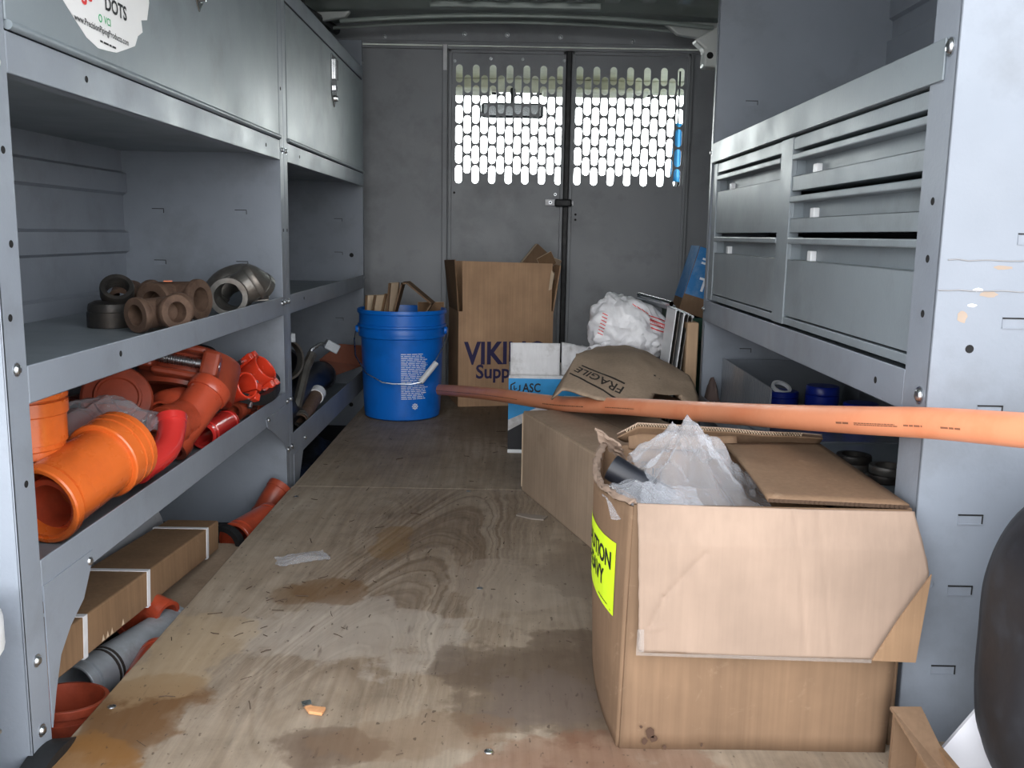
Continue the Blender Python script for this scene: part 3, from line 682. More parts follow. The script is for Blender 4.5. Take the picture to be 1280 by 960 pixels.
# ================================================================== FITTINGS ON THE LEFT SHELVES
def pipe_prof(r, L, t=.006, g=.003, e0=1, e1=1, band=.020):
    """hollow grooved pipe end: closed profile in (radius, height)"""
    p = [(r-.001, 0), (r, .001)]
    if e0: p += [(r, band*.55), (r-g, band*.6), (r-g, band*.95), (r, band)]
    if e1: p += [(r, L-band), (r-g, L-band*.95), (r-g, L-band*.6), (r, L-band*.55)]
    p += [(r, L-.001), (r-.001, L), (r-t, L), (r-t, 0)]
    return p
def coupling(name, label, cat, p0, p1, r, m, group=None, t=.006, ring0=None, ring1=None, parent=None):
    p0, p1 = Vector(p0), Vector(p1); L = (p1-p0).length
    rt = parent or thing(name, label, cat, tuple((p0+p1)/2), 0, group)
    b = MB(); b.lathe(pipe_prof(r, L, t), frame(p0, p1-p0), 32, closed=True); bd = obj('fitting_body', b, m, rt, smooth=True)
    for q, rg in ((0, ring0), (1, ring1)):
        if rg:
            rr, wd = rg; b = MB(); h0 = -.004 if q == 0 else L-wd+.004; h1 = h0+wd; i = r-.001
            pr = [(i, h0), (rr-.002, h0), (rr, h0+.002)]
            if wd > .03: pr += [(rr, h0+wd*.40), (rr-.003, h0+wd*.42), (rr-.003, h0+wd*.46), (rr, h0+wd*.48), (rr, h0+wd*.70), (rr-.003, h0+wd*.72), (rr-.003, h0+wd*.76), (rr, h0+wd*.78)]
            pr += [(rr, h1-.002), (rr-.002, h1), (i, h1)]
            b.lathe(pr, frame(p0, p1-p0), 32, closed=True); obj('collar', b, m, rt, smooth=True)
    return rt
def tee(name, label, cat, c, ax, bax, r, L, bl, m, t=.007, lipw=.012):
    """threaded or grooved tee: run along ax, branch along bax, a raised bead on each mouth"""
    c, ax, bax = Vector(c), Vector(ax).normalized(), Vector(bax).normalized()
    rt = thing(name, label, cat, tuple(c))
    b = MB(); b.lathe([(r-t, 0), (r-t, L), (r, L), (r, 0)], frame(c-ax*L/2, ax), 26, closed=True); obj('run', b, m, rt, smooth=True)
    b = MB(); b.lathe([(r-t, r*.5), (r-t, bl), (r, bl), (r, r*.5)], frame(c, bax), 26, closed=True); obj('branch', b, m, rt, smooth=True)
    for o, d in ((c-ax*L/2, ax), (c+ax*L/2, -ax), (c+bax*bl, -bax)):
        b = MB(); b.lathe([(r-t*1.15, -.001), (r+.0035, -.001), (r+.0045, .002), (r+.0045, lipw-.003), (r+.003, lipw), (r-.001, lipw)], frame(o, d), 26, closed=True); obj('mouth_bead', b, m, rt, smooth=True)
    return rt
def elbow(name, label, cat, pts, r, m, inner=.8, bead=True):
    rt = thing(name, label, cat, tuple(pts[len(pts)//2]))
    P = [Vector(p) for p in pts]; q = []
    for i in range(len(P)-1):
        for k in range(5):
            t_ = k/5; a, b_, c_, d_ = P[max(i-1, 0)], P[i], P[i+1], P[min(i+2, len(P)-1)]
            q.append(.5*((2*b_) + (c_-a)*t_ + (2*a-5*b_+4*c_-d_)*t_*t_ + (3*b_-a-3*c_+d_)*t_**3))
    q.append(P[-1]); b = MB(); b.tube(q, r, 22, inner=inner); obj('bend', b, m, rt, smooth=True)
    if bead:
        for o, d in ((q[0], q[1]-q[0]), (q[-1], q[-2]-q[-1])):
            b = MB(); b.lathe([(r*inner, -.002), (r*1.07, -.002), (r*1.07, r*.45), (r*.98, r*.5)], frame(o, d), 24); obj('collar', b, m, rt, smooth=True)
    return rt
def clamp(name, label, cat, c, ax, up, R, wd, m, bm=None):
    """grooved pipe clamp: two half shells with bolt lugs"""
    bm = bm or ZINC; c, ax, up = Vector(c), Vector(ax).normalized(), Vector(up); M = frame(c, ax, up); rt = thing(name, label, cat, tuple(c))
    pr = [(R*.84, -wd*.5), (R*.97, -wd*.5), (R, -wd*.38), (R, wd*.38), (R*.97, wd*.5), (R*.84, wd*.5), (R*.80, wd*.3), (R*.80, -wd*.3)]
    for k in (0, 1):
        b = MB(); b.lathe(pr, M, 18, closed=True, a0=PI*k-PI/2+.08, a1=PI*k+PI/2-.08); b.box(.004 if k == 0 else -.020, .020 if k == 0 else -.004, R*.92, R*1.42, -wd*.42, wd*.42, 0, M); b.box(.004 if k == 0 else -.020, .020 if k == 0 else -.004, -R*1.42, -R*.92, -wd*.42, wd*.42, 0, M)
        obj('half_shell', b, m, rt, smooth=True, bevel=.002)
    for s in (1, -1):
        b = MB(); b.tube([M @ Vector((-.034, s*R*1.2, 0)), M @ Vector((.030, s*R*1.2, 0))], .0055, 10)
        bo = obj('bolt', b, bm, rt, smooth=True)
        b = MB(); b.lathe([(0, 0), (.011, 0), (.011, .009), (0, .009)], frame(M @ Vector((.021, s*R*1.2, 0)), M.to_3x3() @ Vector((1, 0, 0))), 6); b2 = MB()
        obj('nut', b, bm, bo)
    return rt
# --- middle shelf
sz = .440
t = thing('iron_plug', 'dark iron round fitting lying flat on the middle shelf, ring leaning on it', 'pipe fitting', (-.735, 1.67, sz))
b = MB(); b.lathe([(0, .048), (.026, .048), (.036, .043), (.038, .036), (.038, .029), (.040, .028), (.040, .001), (.038, 0), (.030, 0), (.030, .02), (0, .02)], frame((-.735, 1.675, sz), (0, 0, 1)), 30); obj('plug_body', b, DSTEEL, t, smooth=True)
t = thing('threaded_ring', 'dark iron threaded ring resting tilted on top of the round fitting', 'pipe ring', (-.728, 1.66, .50))
b = MB(); M = frame((-.727, 1.690, .497), (.30, -.68, .62)); b.lathe([(.019, 0), (.028, 0), (.0295, .003), (.0295, .024), (.028, .027), (.021, .027), (.019, .024)], M, 28, closed=True); obj('ring_body', b, DSTEEL, t, smooth=True)
b = MB()
for k in range(4): b.lathe([(.0182, .004+.005*k), (.0192, .006+.005*k), (.0192, .002+.005*k)], M, 24, closed=True)
obj('thread', b, DSTEEL, t, smooth=True)
tee('iron_tee', 'rusty iron tee in front, two mouths open, by the lip of the middle shelf', 'pipe fitting', (-.622, 1.615, .474), (-.50, -.85, -.05), (.80, -.55, .06), .0265, .098, .050, RUST, t=.007)
tee('iron_tee', 'larger rusty iron tee with dark mouth, behind the smaller rusty tee', 'pipe fitting', (-.662, 1.800, .482), (.92, -.25, .04), (-.35, -.92, -.06), .0355, .115, .060, RUST, t=.010)
q = MB(); q.obox((-.668, 1.785, .5195), (.016, .022, .002), rz=.3); tag(q and obj('chalk_mark', q, ORNG, bpy.data.objects['iron_tee.001']))
elbow('iron_elbow', 'short rusty iron elbow at the back, between the round fitting and the rusty tees', 'pipe fitting', [(-.765, 1.80, .474), (-.765, 1.83, .484), (-.775, 1.87, .487), (-.80, 1.90, .48)], .028, RUST)
tee('iron_tee', 'grey cast iron tee with shiny bored mouth, nearest the mid post on the middle shelf', 'pipe fitting', (-.600, 1.965, .482), (.14, -1, -.02), (.72, .25, .48), .036, .100, .060, MSTEEL, t=.006)
elbow('iron_elbow', 'grey cast iron elbow lying against the back of the grey tee', 'pipe fitting', [(-.66, 2.03, .475), (-.635, 2.04, .505), (-.60, 2.075, .515), (-.575, 2.12, .49)], .030, MSTEEL)
t = thing('steel_strip', 'flat grey steel strip lying on the shelf lip beside the grey tee', 'steel strip', (-.572, 2.10, .462))
b = MB(); b.obox((-.575, 2.10, .467), (.035, .16, .004), rz=.25, ry=-.1); obj('strip', b, MSTEEL, t, bevel=.001)

# --- lower bin, near unit
bz = .190
coupling('orange_coupling', 'large bright orange grooved pipe coupling lying across the bin lip', 'pipe coupling', (-.634, 1.200, .2475), (-.602, 1.385, .284), .052, ORNG, t=.005, ring0=(.0575, .016), ring1=(.0595, .058))
coupling('orange_insert', 'orange pipe ring nested inside the open mouth of the large orange coupling', 'pipe ring', (-.634, 1.225, .238), (-.622, 1.28, .248), .040, ORED, t=.008)
coupling('orange_coupling', 'bright orange grooved coupling standing upright beside the near post', 'pipe coupling', (-.690, 1.27, .30), (-.690, 1.27, .405), .058, ORNG, t=.006, ring1=(.061, .05))
coupling('orange_coupling', 'orange pipe coupling lying under the upright coupling by the near post', 'pipe coupling', (-.83, 1.20, .246), (-.76, 1.34, .246), .052, ORED)
elbow('red_elbow', 'glossy red pipe elbow wedged behind the large orange coupling', 'pipe elbow', [(-.588, 1.56, .298), (-.583, 1.545, .278), (-.580, 1.51, .256), (-.584, 1.465, .246), (-.592, 1.42, .242)], .0235, REDP, bead=True)
t = tee('orange_tee', 'dull orange grooved tee with dark open mouth, behind the red elbow', 'pipe tee', (-.605, 1.70, .272), (.28, .62, .52), (-.28, -.95, -.12), .036, .15, .075, ORED, t=.005, lipw=.022)
t = thing('grooved_clamp', 'large dark orange grooved clamp with zinc bolt, in the middle of the bin', 'pipe clamp', (-.67, 1.80, .29))
M = frame((-.668, 1.872, .318), (.1, .45, .88), (.2, -.85, .45)); R_ = .100
b = MB(); b.lathe([(R_*.80, -.042), (R_*.97, -.042), (R_, -.034), (R_, .034), (R_*.97, .042), (R_*.80, .042), (R_*.76, .02), (R_*.76, -.02)], M, 44, closed=True); obj('clamp_ring', b, DORN, t, smooth=True)
b = MB(); b.box(R_*.86, R_+.034, -.080, -.046, -.026, .026, 0, M); b.box(R_*.86, R_+.034, .040, .074, -.026, .026, 0, M); b.box(R_*.86, R_+.026, -.05, .045, -.034, -.020, 0, M); b.box(R_*.86, R_+.026, -.05, .045, .020, .034, 0, M); obj('bolt_housing', b, DORN, t, bevel=.007)
bb = MB(); bb.tube([M @ Vector((R_+.014, -.09, 0)), M @ Vector((R_+.014, .075, 0))], .0095, 14); bo = obj('bolt', bb, ZINC, t, smooth=True)
bb = MB()
for k in range(16): bb.lathe([(.0095, 0), (.0108, .0014), (.0095, .0028)], frame(M @ Vector((R_+.014, -.040+.0045*k, 0)), M.to_3x3() @ Vector((0, 1, 0))), 12)
obj('thread', bb, ZINC, bo, smooth=True)
bb = MB(); bb.lathe([(0, 0), (.0185, 0), (.0185, .017), (0, .017)], frame(M @ Vector((R_+.014, -.098, 0)), M.to_3x3() @ Vector((0, 1, 0))), 6); obj('nut', bb, ZINC, bo, bevel=.0015)
t = thing('flange_disc', 'round dark orange pipe end disc leaning behind the clear plastic bag', 'pipe disc', (-.70, 1.62, .31))
b = MB(); M = frame((-.715, 1.64, .315), (.45, -.75, .45)); b.lathe([(0, .006), (.034, .006), (.036, .010), (.040, .010), (.042, .004), (.058, .004), (.062, 0), (.062, -.03), (0, -.03)], M, 34); obj('disc_body', b, DORN, t, smooth=True)
t = thing('reducer', 'orange pipe reducer with a small dark hole, below the large clamp', 'pipe reducer', (-.655, 1.70, .27))
b = MB(); M = frame((-.650, 1.735, .275), (-.1, -1, .05)); b.lathe([(.0145, .035), (.020, .052), (.024, .052), (.027, .040), (.038, .030), (.042, .022), (.042, -.03), (.0145, -.03)], M, 30, closed=True); obj('reducer_body', b, ORED, t, smooth=True)
elbow('orange_elbow', 'dull orange elbow at the bottom of the bin under the clear bag', 'pipe elbow', [(-.74, 1.42, .23), (-.70, 1.44, .235), (-.665, 1.47, .235), (-.65, 1.52, .232)], .040, DORN)
elbow('red_elbow', 'red pipe elbow low at the near end of the bin, behind the large coupling', 'pipe elbow', [(-.665, 1.36, .255), (-.655, 1.40, .285), (-.66, 1.44, .29), (-.68, 1.47, .275)], .026, REDP)
coupling('orange_coupling', 'dull orange coupling lying at the back of the bin behind the clamp', 'pipe coupling', (-.84, 1.70, .246), (-.80, 1.92, .246), .055, DORN)
coupling('orange_coupling', 'dark orange coupling at the back of the bin beside the near post', 'pipe coupling', (-.86, 1.36, .252), (-.84, 1.46, .252), .060, DORN)
coupling('orange_coupling', 'dark orange coupling under the round pipe disc at the back', 'pipe coupling', (-.82, 1.45, .250), (-.76, 1.60, .250), .055, DORN)
coupling('red_coupling', 'small red coupling lying along the lip past the orange tee', 'pipe coupling', (-.603, 1.76, .219), (-.598, 1.90, .219), .026, REDP)
clamp('pipe_clamp', 'glossy red-orange pipe clamp with two zinc bolts, left of the pair at the bin end', 'pipe clamp', (-.590, 1.965, .282), (.85, -.45, .30), (.1, .5, .8), .030, .052, mat('clamp_red', (214, 62, 38), .25, 0, .1, 10, .05, 60, coat=.4))
clamp('pipe_clamp', 'glossy red-orange pipe clamp against the mid post, right of the pair', 'pipe clamp', (-.590, 2.100, .290), (.75, -.15, .6), (.2, .9, .1), .034, .060, MATS['clamp_red'])
for k, (x, y, z, r_, lab) in enumerate(((-.600, 1.99, .228, .020, 'small rusty orange bushing below the glossy red clamps, nearest'), (-.578, 2.05, .225, .018, 'small rusty orange bushing against the lip, close to the mid post'), (-.640, 2.06, .232, .024, 'rusty orange bushing behind the glossy red clamps'), (-.70, 2.0, .236, .030, 'dull orange bushing in the far corner of the bin'))):
    M = frame((x, y, z), (random.uniform(-.5, .5), -1, random.uniform(-.3, .6))); t = thing('pipe_bushing', lab, 'pipe bushing', (x, y, z))
    b = MB(); b.lathe([(r_*.62, -.018), (r_*.9, -.018), (r_*.9, 0), (r_*1.1, .002), (r_*1.1, .014), (r_*.62, .014)], M, 22, closed=True); obj('bushing_body', b, DORN, t, smooth=True)
def strap(name, label, pts, wd, th, m, cat='strap'):
    b = MB(); P = [Vector(p) for p in pts]; q = []
    for i in range(len(P)-1):
        for k in range(6):
            t_ = k/6; a, b_, c_, d_ = P[max(i-1, 0)], P[i], P[i+1], P[min(i+2, len(P)-1)]
            q.append(.5*((2*b_) + (c_-a)*t_ + (2*a-5*b_+4*c_-d_)*t_*t_ + (3*b_-a-3*c_+d_)*t_**3))
    q.append(P[-1]); vs = []; fs = []
    for i, p in enumerate(q):
        d = (q[min(i+1, len(q)-1)]-q[max(i-1, 0)]).normalized(); s_ = d.cross(Vector((0, 0, 1)))
        s_ = s_.normalized() if s_.length > .05 else Vector((1, 0, 0)); n_ = s_.cross(d)
        vs += [p+s_*wd/2+n_*th/2, p-s_*wd/2+n_*th/2, p-s_*wd/2-n_*th/2, p+s_*wd/2-n_*th/2]
    for i in range(len(q)-1):
        for k in range(4): fs.append((i*4+k, i*4+(k+1) % 4, i*4+4+(k+1) % 4, i*4+4+k))
    fs += [(0, 1, 2, 3), (len(vs)-1, len(vs)-2, len(vs)-3, len(vs)-4)]
    b.add(vs, fs); c = pts[len(pts)//2]
    return tag(obj(name, b, m, smooth=True, origin=c), label, cat)
strap('rubber_gasket', 'black rubber gasket loop hanging behind the large clamp', [(-.665, 1.93, .375), (-.635, 1.93, .365), (-.622, 1.93, .335), (-.617, 1.92, .29), (-.630, 1.90, .255)], .020, .008, RUB, 'gasket')
strap('black_strap', 'black strap bunched over the bin lip next to the mid post', [(-.590, 1.96, .262), (-.560, 2.00, .248), (-.548, 2.06, .250), (-.552, 2.13, .262), (-.575, 2.18, .272)], .016, .022, RUB)
def film_lump(name, label, c, sx, sy, h, m, seed, tilt=0, cat='plastic bag', folds=5, ux=(1, 0, 0), uy=(0, 1, 0), uz=(0, 0, 1), peak=(0, 0)):
    X, Y, Z = Vector(ux).normalized(), Vector(uy).normalized(), Vector(uz).normalized(); c = Vector(c); b = MB()
    def fn(u, v):
        a, e = u*2-1, v*2-1; rr = math.hypot(a, e); ang = math.atan2(e-peak[1], a-peak[0]); rp = math.hypot(a-peak[0], e-peak[1])
        hh = h*max(0, 1-rp/1.25)**1.1
        hh += h*.14*math.sin(ang*folds+seed)*min(1, rp*2)*(1-min(1, rr*.6)) + h*.22*(abs(noise.noise((a*2.2+seed, e*2.2, seed*.3)))-.2) + h*.10*noise.noise((a*6, e*6+seed, 1))
        k = 1-.14*noise.noise((math.cos(ang)*1.5+seed, math.sin(ang)*1.5, 2))
        return c + X*(a*sx/2*k) + Y*(e*sy/2*k) + Z*max(hh, .001+.004*noise.noise((a*5, e*5, seed)))
    b.grid(fn, 44, 40); return tag(obj(name, b, m, smooth=True, origin=tuple(c)), label, cat)
film_lump('plastic_bag', 'clear dusty plastic bag draped over the orange fittings in the bin', (-.675, 1.47, .300), .16, .26, .075, FILM2, 2.3, ux=(.9, .2, -.25), uz=(.45, -.5, .75), folds=7)

# --- far unit, lower bin
elbow('black_elbow', 'long black pipe with a bend lying along the far bin lip', 'pipe', [(-.634, 2.38, .112), (-.632, 2.50, .125), (-.630, 2.62, .140), (-.628, 2.80, .155), (-.63, 2.95, .155), (-.64, 3.05, .14)], .046, BLKP, inner=.82)
tee('black_tee', 'black pipe tee lying behind the long black pipe', 'pipe tee', (-.725, 2.80, .19), (.1, 1, .1), (.6, -.6, .5), .045, .20, .075, BLKP, t=.005)
elbow('black_elbow', 'black elbow leaning on the back of the far bin beside the steel ring clamp', 'pipe elbow', [(-.80, 2.62, .12), (-.77, 2.65, .19), (-.73, 2.66, .25), (-.67, 2.66, .265)], .035, BLKP)
t = thing('beam_clamp', 'zinc beam clamp with square pad standing on the black pipes', 'clamp', (-.585, 2.86, .24))
b = MB(); b.tube([(-.64, 2.82, .20), (-.625, 2.84, .255), (-.60, 2.86, .272), (-.575, 2.88, .265)], .006, 8); obj('clamp_hook', b, ZINC, t, smooth=True)
b = MB(); b.obox((-.568, 2.87, .262), (.045, .03, .030), rz=.4, ry=.5); obj('clamp_pad', b, STEEL, t, bevel=.003)
t = thing('ring_clamp', 'round steel pipe ring leaning upright behind the mid post', 'pipe ring', (-.62, 2.44, .28))
b = MB(); b.lathe([(.050, -.012), (.056, -.012), (.056, .012), (.050, .012)], frame((-.615, 2.46, .275), (.7, -.6, .1)), 30, closed=True); obj('ring_band', b, MSTEEL, t, smooth=True)
b = MB(); b.obox((-.60, 2.47, .335), (.02, .03, .025), rz=.5); obj('ring_lug', b, STEEL, t, bevel=.002)
t = thing('steel_lever', 'grey steel hanger bar leaning between the ring and the black pipes', 'hanger bar', (-.60, 2.55, .22))
b = MB(); b.tube([(-.595, 2.50, .135), (-.585, 2.58, .235), (-.575, 2.62, .27)], .014, 8); obj('bar', b, MSTEEL, t, smooth=True)
t = thing('cardboard_sheet', 'reddish brown cardboard sheet leaning at the end of the far bin', 'cardboard sheet', (-.58, 3.25, .15))
b = MB(); b.add([(-.60, 3.10, .135), (-.556, 3.36, .13), (-.556, 3.37, .205), (-.615, 3.24, .225), (-.66, 3.12, .185)], [(0, 1, 2, 3, 4)]); obj('sheet', b, mat('reddish_card', (150, 92, 72), .8, 0, .1, 9, .1, 50), t, solid=.004)
t = thing('pipe_nipple', 'short pipe nipple with a white plastic collar at the far bin lip', 'pipe nipple', (-.558, 2.62, .12))
b = MB(); b.tube([(-.580, 2.48, .103), (-.576, 2.66, .140)], .021, 16, inner=.8); obj('nipple_body', b, RUST, t, smooth=True)
b = MB(); b.tube([(-.576, 2.655, .139), (-.5755, 2.69, .146)], .024, 18, inner=.8); obj('white_collar', b, WHTP, t, smooth=True, label='white plastic collar')
for k, (x, y, z, r_, lab) in enumerate(((-.585, 2.33, .118, .026, 'rusty small coupling lying lowest in the far bin by the mid post'), (-.640, 2.44, .150, .024, 'rusty coupling behind the lowest one in the far bin'), (-.575, 2.50, .108, .022, 'black-mouthed rusty coupling touching the far bin lip'), (-.66, 2.40, .09, .028, 'dark iron coupling in the back of the far bin'))):
    coupling('iron_coupling', lab, 'pipe coupling', (x, y-.03, z), (x-.02, y+.045, z+.003), r_, DSTEEL if k > 1 else RUST, t=.005)

# --- floor under the left shelves
t = thing('long_carton', 'long brown carton with white plastic straps, lying under the near shelf', 'carton', (-.66, 1.62, Z0))
p0, p1 = Vector((-.600, 1.04, .030)), Vector((-.603, 1.83, -.036)); ax = (p1-p0).normalized(); L = (p1-p0).length
M = frame(p0, ax, (0, 0, 1)); H_, W_ = .060, .105
b = MB(); b.box(0, H_, -W_, 0, 0, L, 0, M); obj('carton_body', b, CARDD, t, bevel=.003)
def band(at):
    q = MB(); e = .0012; w2 = .006
    q.box(H_, H_+e, -W_-e, e, at-w2, at+w2, 0, M); q.box(-e, 0, -W_-e, e, at-w2, at+w2, 0, M); q.box(0, H_, -W_-e, -W_, at-w2, at+w2, 0, M); q.box(0, H_, 0, e, at-w2, at+w2, 0, M)
    return q
for at in (.19, .42, .72): obj('white_strap', band(at), STRAPW, t, label='white plastic strap')
q = MB()
for a in (.24, .255, .27, .31): q.add([M @ Vector((.004, .0012, a)), M @ Vector((.004, .0012, a+.010)), M @ Vector((.014, .0012, a+.006))], [(0, 1, 2)])
obj('torn_spot', q, FLUTE, t)
t = thing('flat_carton', 'flat brown carton with dark print lying beneath the long strapped carton', 'carton', (-.60, 1.70, Z0))
b = MB(); b.obox((-.60, 1.72, Z0+.026), (.14, .36, .052), rz=-.05); obj('carton_body', b, CARDG, t, bevel=.002)
q = MB()
for k in range(3): dashes(q, (-.545-.002*k, 1.56+.11*k, Z0+.0524), (0, 1, 0), (-1, 0, 0), .09, 6, .0075, lift=.0005)
obj('small_print', q, INK, t, kind='stuff')
t = thing('galvanised_pipe', 'short dull silver pipe lying under the near shelf by the plywood edge', 'pipe', (-.60, 1.40, Z0+.05))
b = MB(); b.lathe(pipe_prof(.036, .24, .004), frame((-.645, 1.285, Z0+.038), (.30, 1, 0)), 28, closed=True); obj('pipe_body', b, STEEL, t, smooth=True)
b = MB(); b.lathe([(.0362, 0), (.0368, .0015), (.0368, .004), (.0362, .0055)], frame((-.6302, 1.335, Z0+.038), (.30, 1, 0)), 28); b.lathe([(.0362, 0), (.0368, .0015), (.0368, .004), (.0362, .0055)], frame((-.6278, 1.343, Z0+.038), (.30, 1, 0)), 28); obj('black_line', b, INK, t, smooth=True)
coupling('orange_coupling', 'dull orange coupling lying on the van floor beside the near post foot', 'pipe coupling', (-.604, 1.155, Z0+.002), (-.600, 1.165, Z0+.088), .056, DORN)
coupling('orange_coupling', 'bright orange coupling between the silver pipe and the plywood edge', 'pipe coupling', (-.545, 1.28, Z0+.036), (-.555, 1.385, Z0+.042), .034, ORED, t=.004)
elbow('orange_elbow', 'orange elbow behind the silver pipe under the long strapped carton', 'pipe elbow', [(-.66, 1.52, Z0+.03), (-.62, 1.50, Z0+.075), (-.58, 1.48, Z0+.07)], .024, ORED)
coupling('orange_coupling', 'orange coupling on the van floor past the long strapped carton', 'pipe coupling', (-.60, 1.93, Z0+.046), (-.555, 2.06, Z0+.054), .042, ORED)
tag(obj('rubber_ring', MB().lathe([(.034, -.009), (.046, -.009), (.046, .009), (.034, .009)], frame((-.612, 1.90, Z0+.047), (-.35, -1, -.05)), 28, closed=True), RUB, smooth=True, origin=(-.612, 1.90, Z0+.05)), 'black rubber ring round the end of the orange coupling past the long carton', 'gasket')
elbow('red_elbow', 'dark red elbow in the corner by the foot of the mid post', 'pipe elbow', [(-.60, 2.14, Z0+.035), (-.575, 2.15, Z0+.08), (-.56, 2.17, Z0+.105)], .028, DORN)
t = thing('rubber_mat', 'folded black rubber sheet on the floor under the far shelf', 'rubber sheet', (-.60, 2.55, Z0))
b = MB(); b.grid(lambda u, v: (-.68+.12*u, 2.36+.5*v, Z0+.045+.035*math.sin(u*PI)*(.6+.4*math.sin(v*9))+.01*noise.noise((u*5, v*9, 3))), 14, 26); obj('sheet', b, RUB, t, smooth=True, solid=.006)
b = MB(); b.obox((-.63, 2.55, Z0+.02), (.12, .40, .04)); obj('sheet_fold', b, RUB, t, bevel=.01)
strap('rubber_strap', 'black rubber strap standing against the foot of the near post', [(-.575, .90, -.03), (-.548, .94, -.012), (-.540, .99, .006), (-.542, 1.04, -.005), (-.56, 1.08, -.05)], .030, .012, RUB)
t = thing('plastic_pail', 'white plastic pail rim at the left edge beside the near shelving unit', 'pail', (-.600, .86, 0))
b = MB(); b.lathe([(.075, Z0+.002), (.102, .18), (.108, .185), (.108, .215), (.104, .22), (.099, .22), (.072, Z0+.006), (0, Z0+.006), (0, Z0+.002)], frame((-.624, .86, 0), (0, 0, 1)), 36); obj('pail_wall', b, WHTP, t, smooth=True)
b = MB(); b.tube([(-.624+.112*math.cos(a), .86+.112*math.sin(a), .165-.05*math.sin((a+PI/2))) for a in [-PI*k/14 for k in range(15)]], .003, 6); obj('pail_handle', b, ZINC, t, smooth=True)

# ================================================================== ON THE PLYWOOD DECK
# --- blue bucket
BX, BY = -.375, 3.11
t = thing('plastic_bucket', 'blue plastic bucket holding cardboard scraps, standing by the far shelf', 'bucket', (BX, BY, 0))
pr = [(0, .002), (.120, .001), (.127, .006), (.1305, .05), (.1385, .262), (.1385, .272), (.1455, .275), (.1465, .279), (.1465, .283), (.1440, .286), (.1440, .306), (.1495, .308), (.1505, .312), (.1495, .316), (.1450, .318), (.1455, .352), (.1505, .354), (.1515, .360), (.1495, .367), (.1445, .367), (.1420, .35), (.1300, .02), (0, .012)]
b = MB(); b.lathe(pr, frame((BX, BY, 0), (0, 0, 1)), 56); bk = obj('bucket_wall', b, BLUE, t, smooth=True)
def on_bucket(x, z):
    r_ = .1305 + (.1385-.1305)*(z-.05)/.212 + .0012; a = -PI/2 + x/r_; return (BX+r_*math.cos(a), BY+r_*math.sin(a), z)
q = MB(); rnd = random.Random(3)
dashes(q, (0, 0, 0), (1, 0, 0), (0, 0, 1), .095, 25, .0062, .42, rnd=rnd, fn=lambda a, z: on_bucket(.012+a, .228+z))
obj('small_print', q, WINK, t, label='rows of small white print', kind='stuff')
q = MB()
for k in range(8):
    a = PI*k/4; c0 = (.058, .052)
    for r0, r1, w_ in ((0, .011, .0008), (.006, .0095, .0024)):
        p = [(c0[0]+math.cos(a)*r_-math.sin(a)*s_*w_, c0[1]+math.sin(a)*r_+math.cos(a)*s_*w_) for r_, s_ in ((r0, -1), (r1, -1), (r1, 1), (r0, 1))]
        q.add([on_bucket(*c) for c in p], [(0, 1, 2, 3)])
obj('snowflake_mark', q, WINK, t)
for s in (-1, 1):
    b = MB(); b.lathe([(0, .010), (.010, .010), (.013, .004), (.013, 0)], frame((BX+s*.1455, BY-.02, .297), (s, -.15, 0)), 16); obj('bail_ear', b, BLUE, t, smooth=True)
hp = [(-.153, -.022, .297), (-.155, -.05, .265), (-.143, -.10, .215), (-.10, -.148, .165), (-.045, -.163, .138), (-.012, -.165, .134), (.05, -.165, .134), (.078, -.162, .140)]
b = MB(); b.tube([(BX+x, BY+y, z) for x, y, z in hp] + [(BX+.118, BY-.128, .196), (BX+.143, BY-.08, .245), (BX+.155, BY-.04, .278), (BX+.153, BY-.022, .297)], .0022, 8); hd_ = obj('wire_bail', b, ZINC, t, smooth=True)
b = MB(); b.tube([(BX+.078, BY-.160, .140), (BX+.126, BY-.123, .200)], .0095, 14); obj('hand_grip', b, WHTP, hd_, smooth=True, label='white plastic hand grip')
def board(name, label, c, size, rz, rx, ry, m=CARD, group=None, cat='cardboard scrap'):
    from mathutils import Euler
    R = Euler((rx, ry, rz)).to_matrix().to_4x4(); M = Matrix.Translation(c) @ R; a, d, h = (v/2 for v in size)
    rt = thing(name, label, cat, c, 0, group); b = MB(); b.box(-a, a, -d, d, -h, h, 0, M); fc = obj('liner', b, m, rt)
    e = MB(); i = .0006
    e.box(-a+i, a-i, -d*.72, d*.72, -h-.0006, h+.0006, 0, M); e.box(-a-.0006, a+.0006, -d*.72, d*.72, -h+i, h-i, 0, M); obj('fluted_edge', e, FLUTE, rt)
    return rt
def sleeve(name, label, quad, y0, y1, m, cat='cardboard scrap', th=.005, skew=0):
    rt = thing(name, label, cat, (quad[0][0], y0, quad[0][1])); n = len(quad)
    cx = sum(p[0] for p in quad)/n; cz = sum(p[1] for p in quad)/n
    for i in range(n):
        p, q_ = Vector((quad[i][0], 0, quad[i][1])), Vector((quad[(i+1) % n][0], 0, quad[(i+1) % n][1]))
        nn = Vector((cx, 0, cz)); inn = ((nn-(p+q_)/2)); inn -= (q_-p).normalized()*inn.dot((q_-p).normalized()); inn = inn.normalized()*th
        b = MB(); vs = []
        for y in (y0, y1):
            for w_ in (p, q_, q_+inn, p+inn): vs.append((w_.x+skew*(y-y0), y, w_.z))
        b.add(vs, [(0, 1, 2, 3), (4, 7, 6, 5), (0, 4, 5, 1), (1, 5, 6, 2), (2, 6, 7, 3), (3, 7, 4, 0)]); obj('panel', b, m, rt)
    return rt
sleeve('folded_scrap', 'folded cardboard sleeve with an open triangle, largest scrap in the blue bucket', [(-.408, .32), (-.372, .455), (-.352, .457), (-.268, .388), (-.325, .30)], 3.05, 3.15, CARD)
board('cardboard_scrap', 'dark cardboard strip at the left edge of the blue bucket', (-.480, 3.11, .345), (.004, .05, .13), -.9, 0, .12, CARDD)
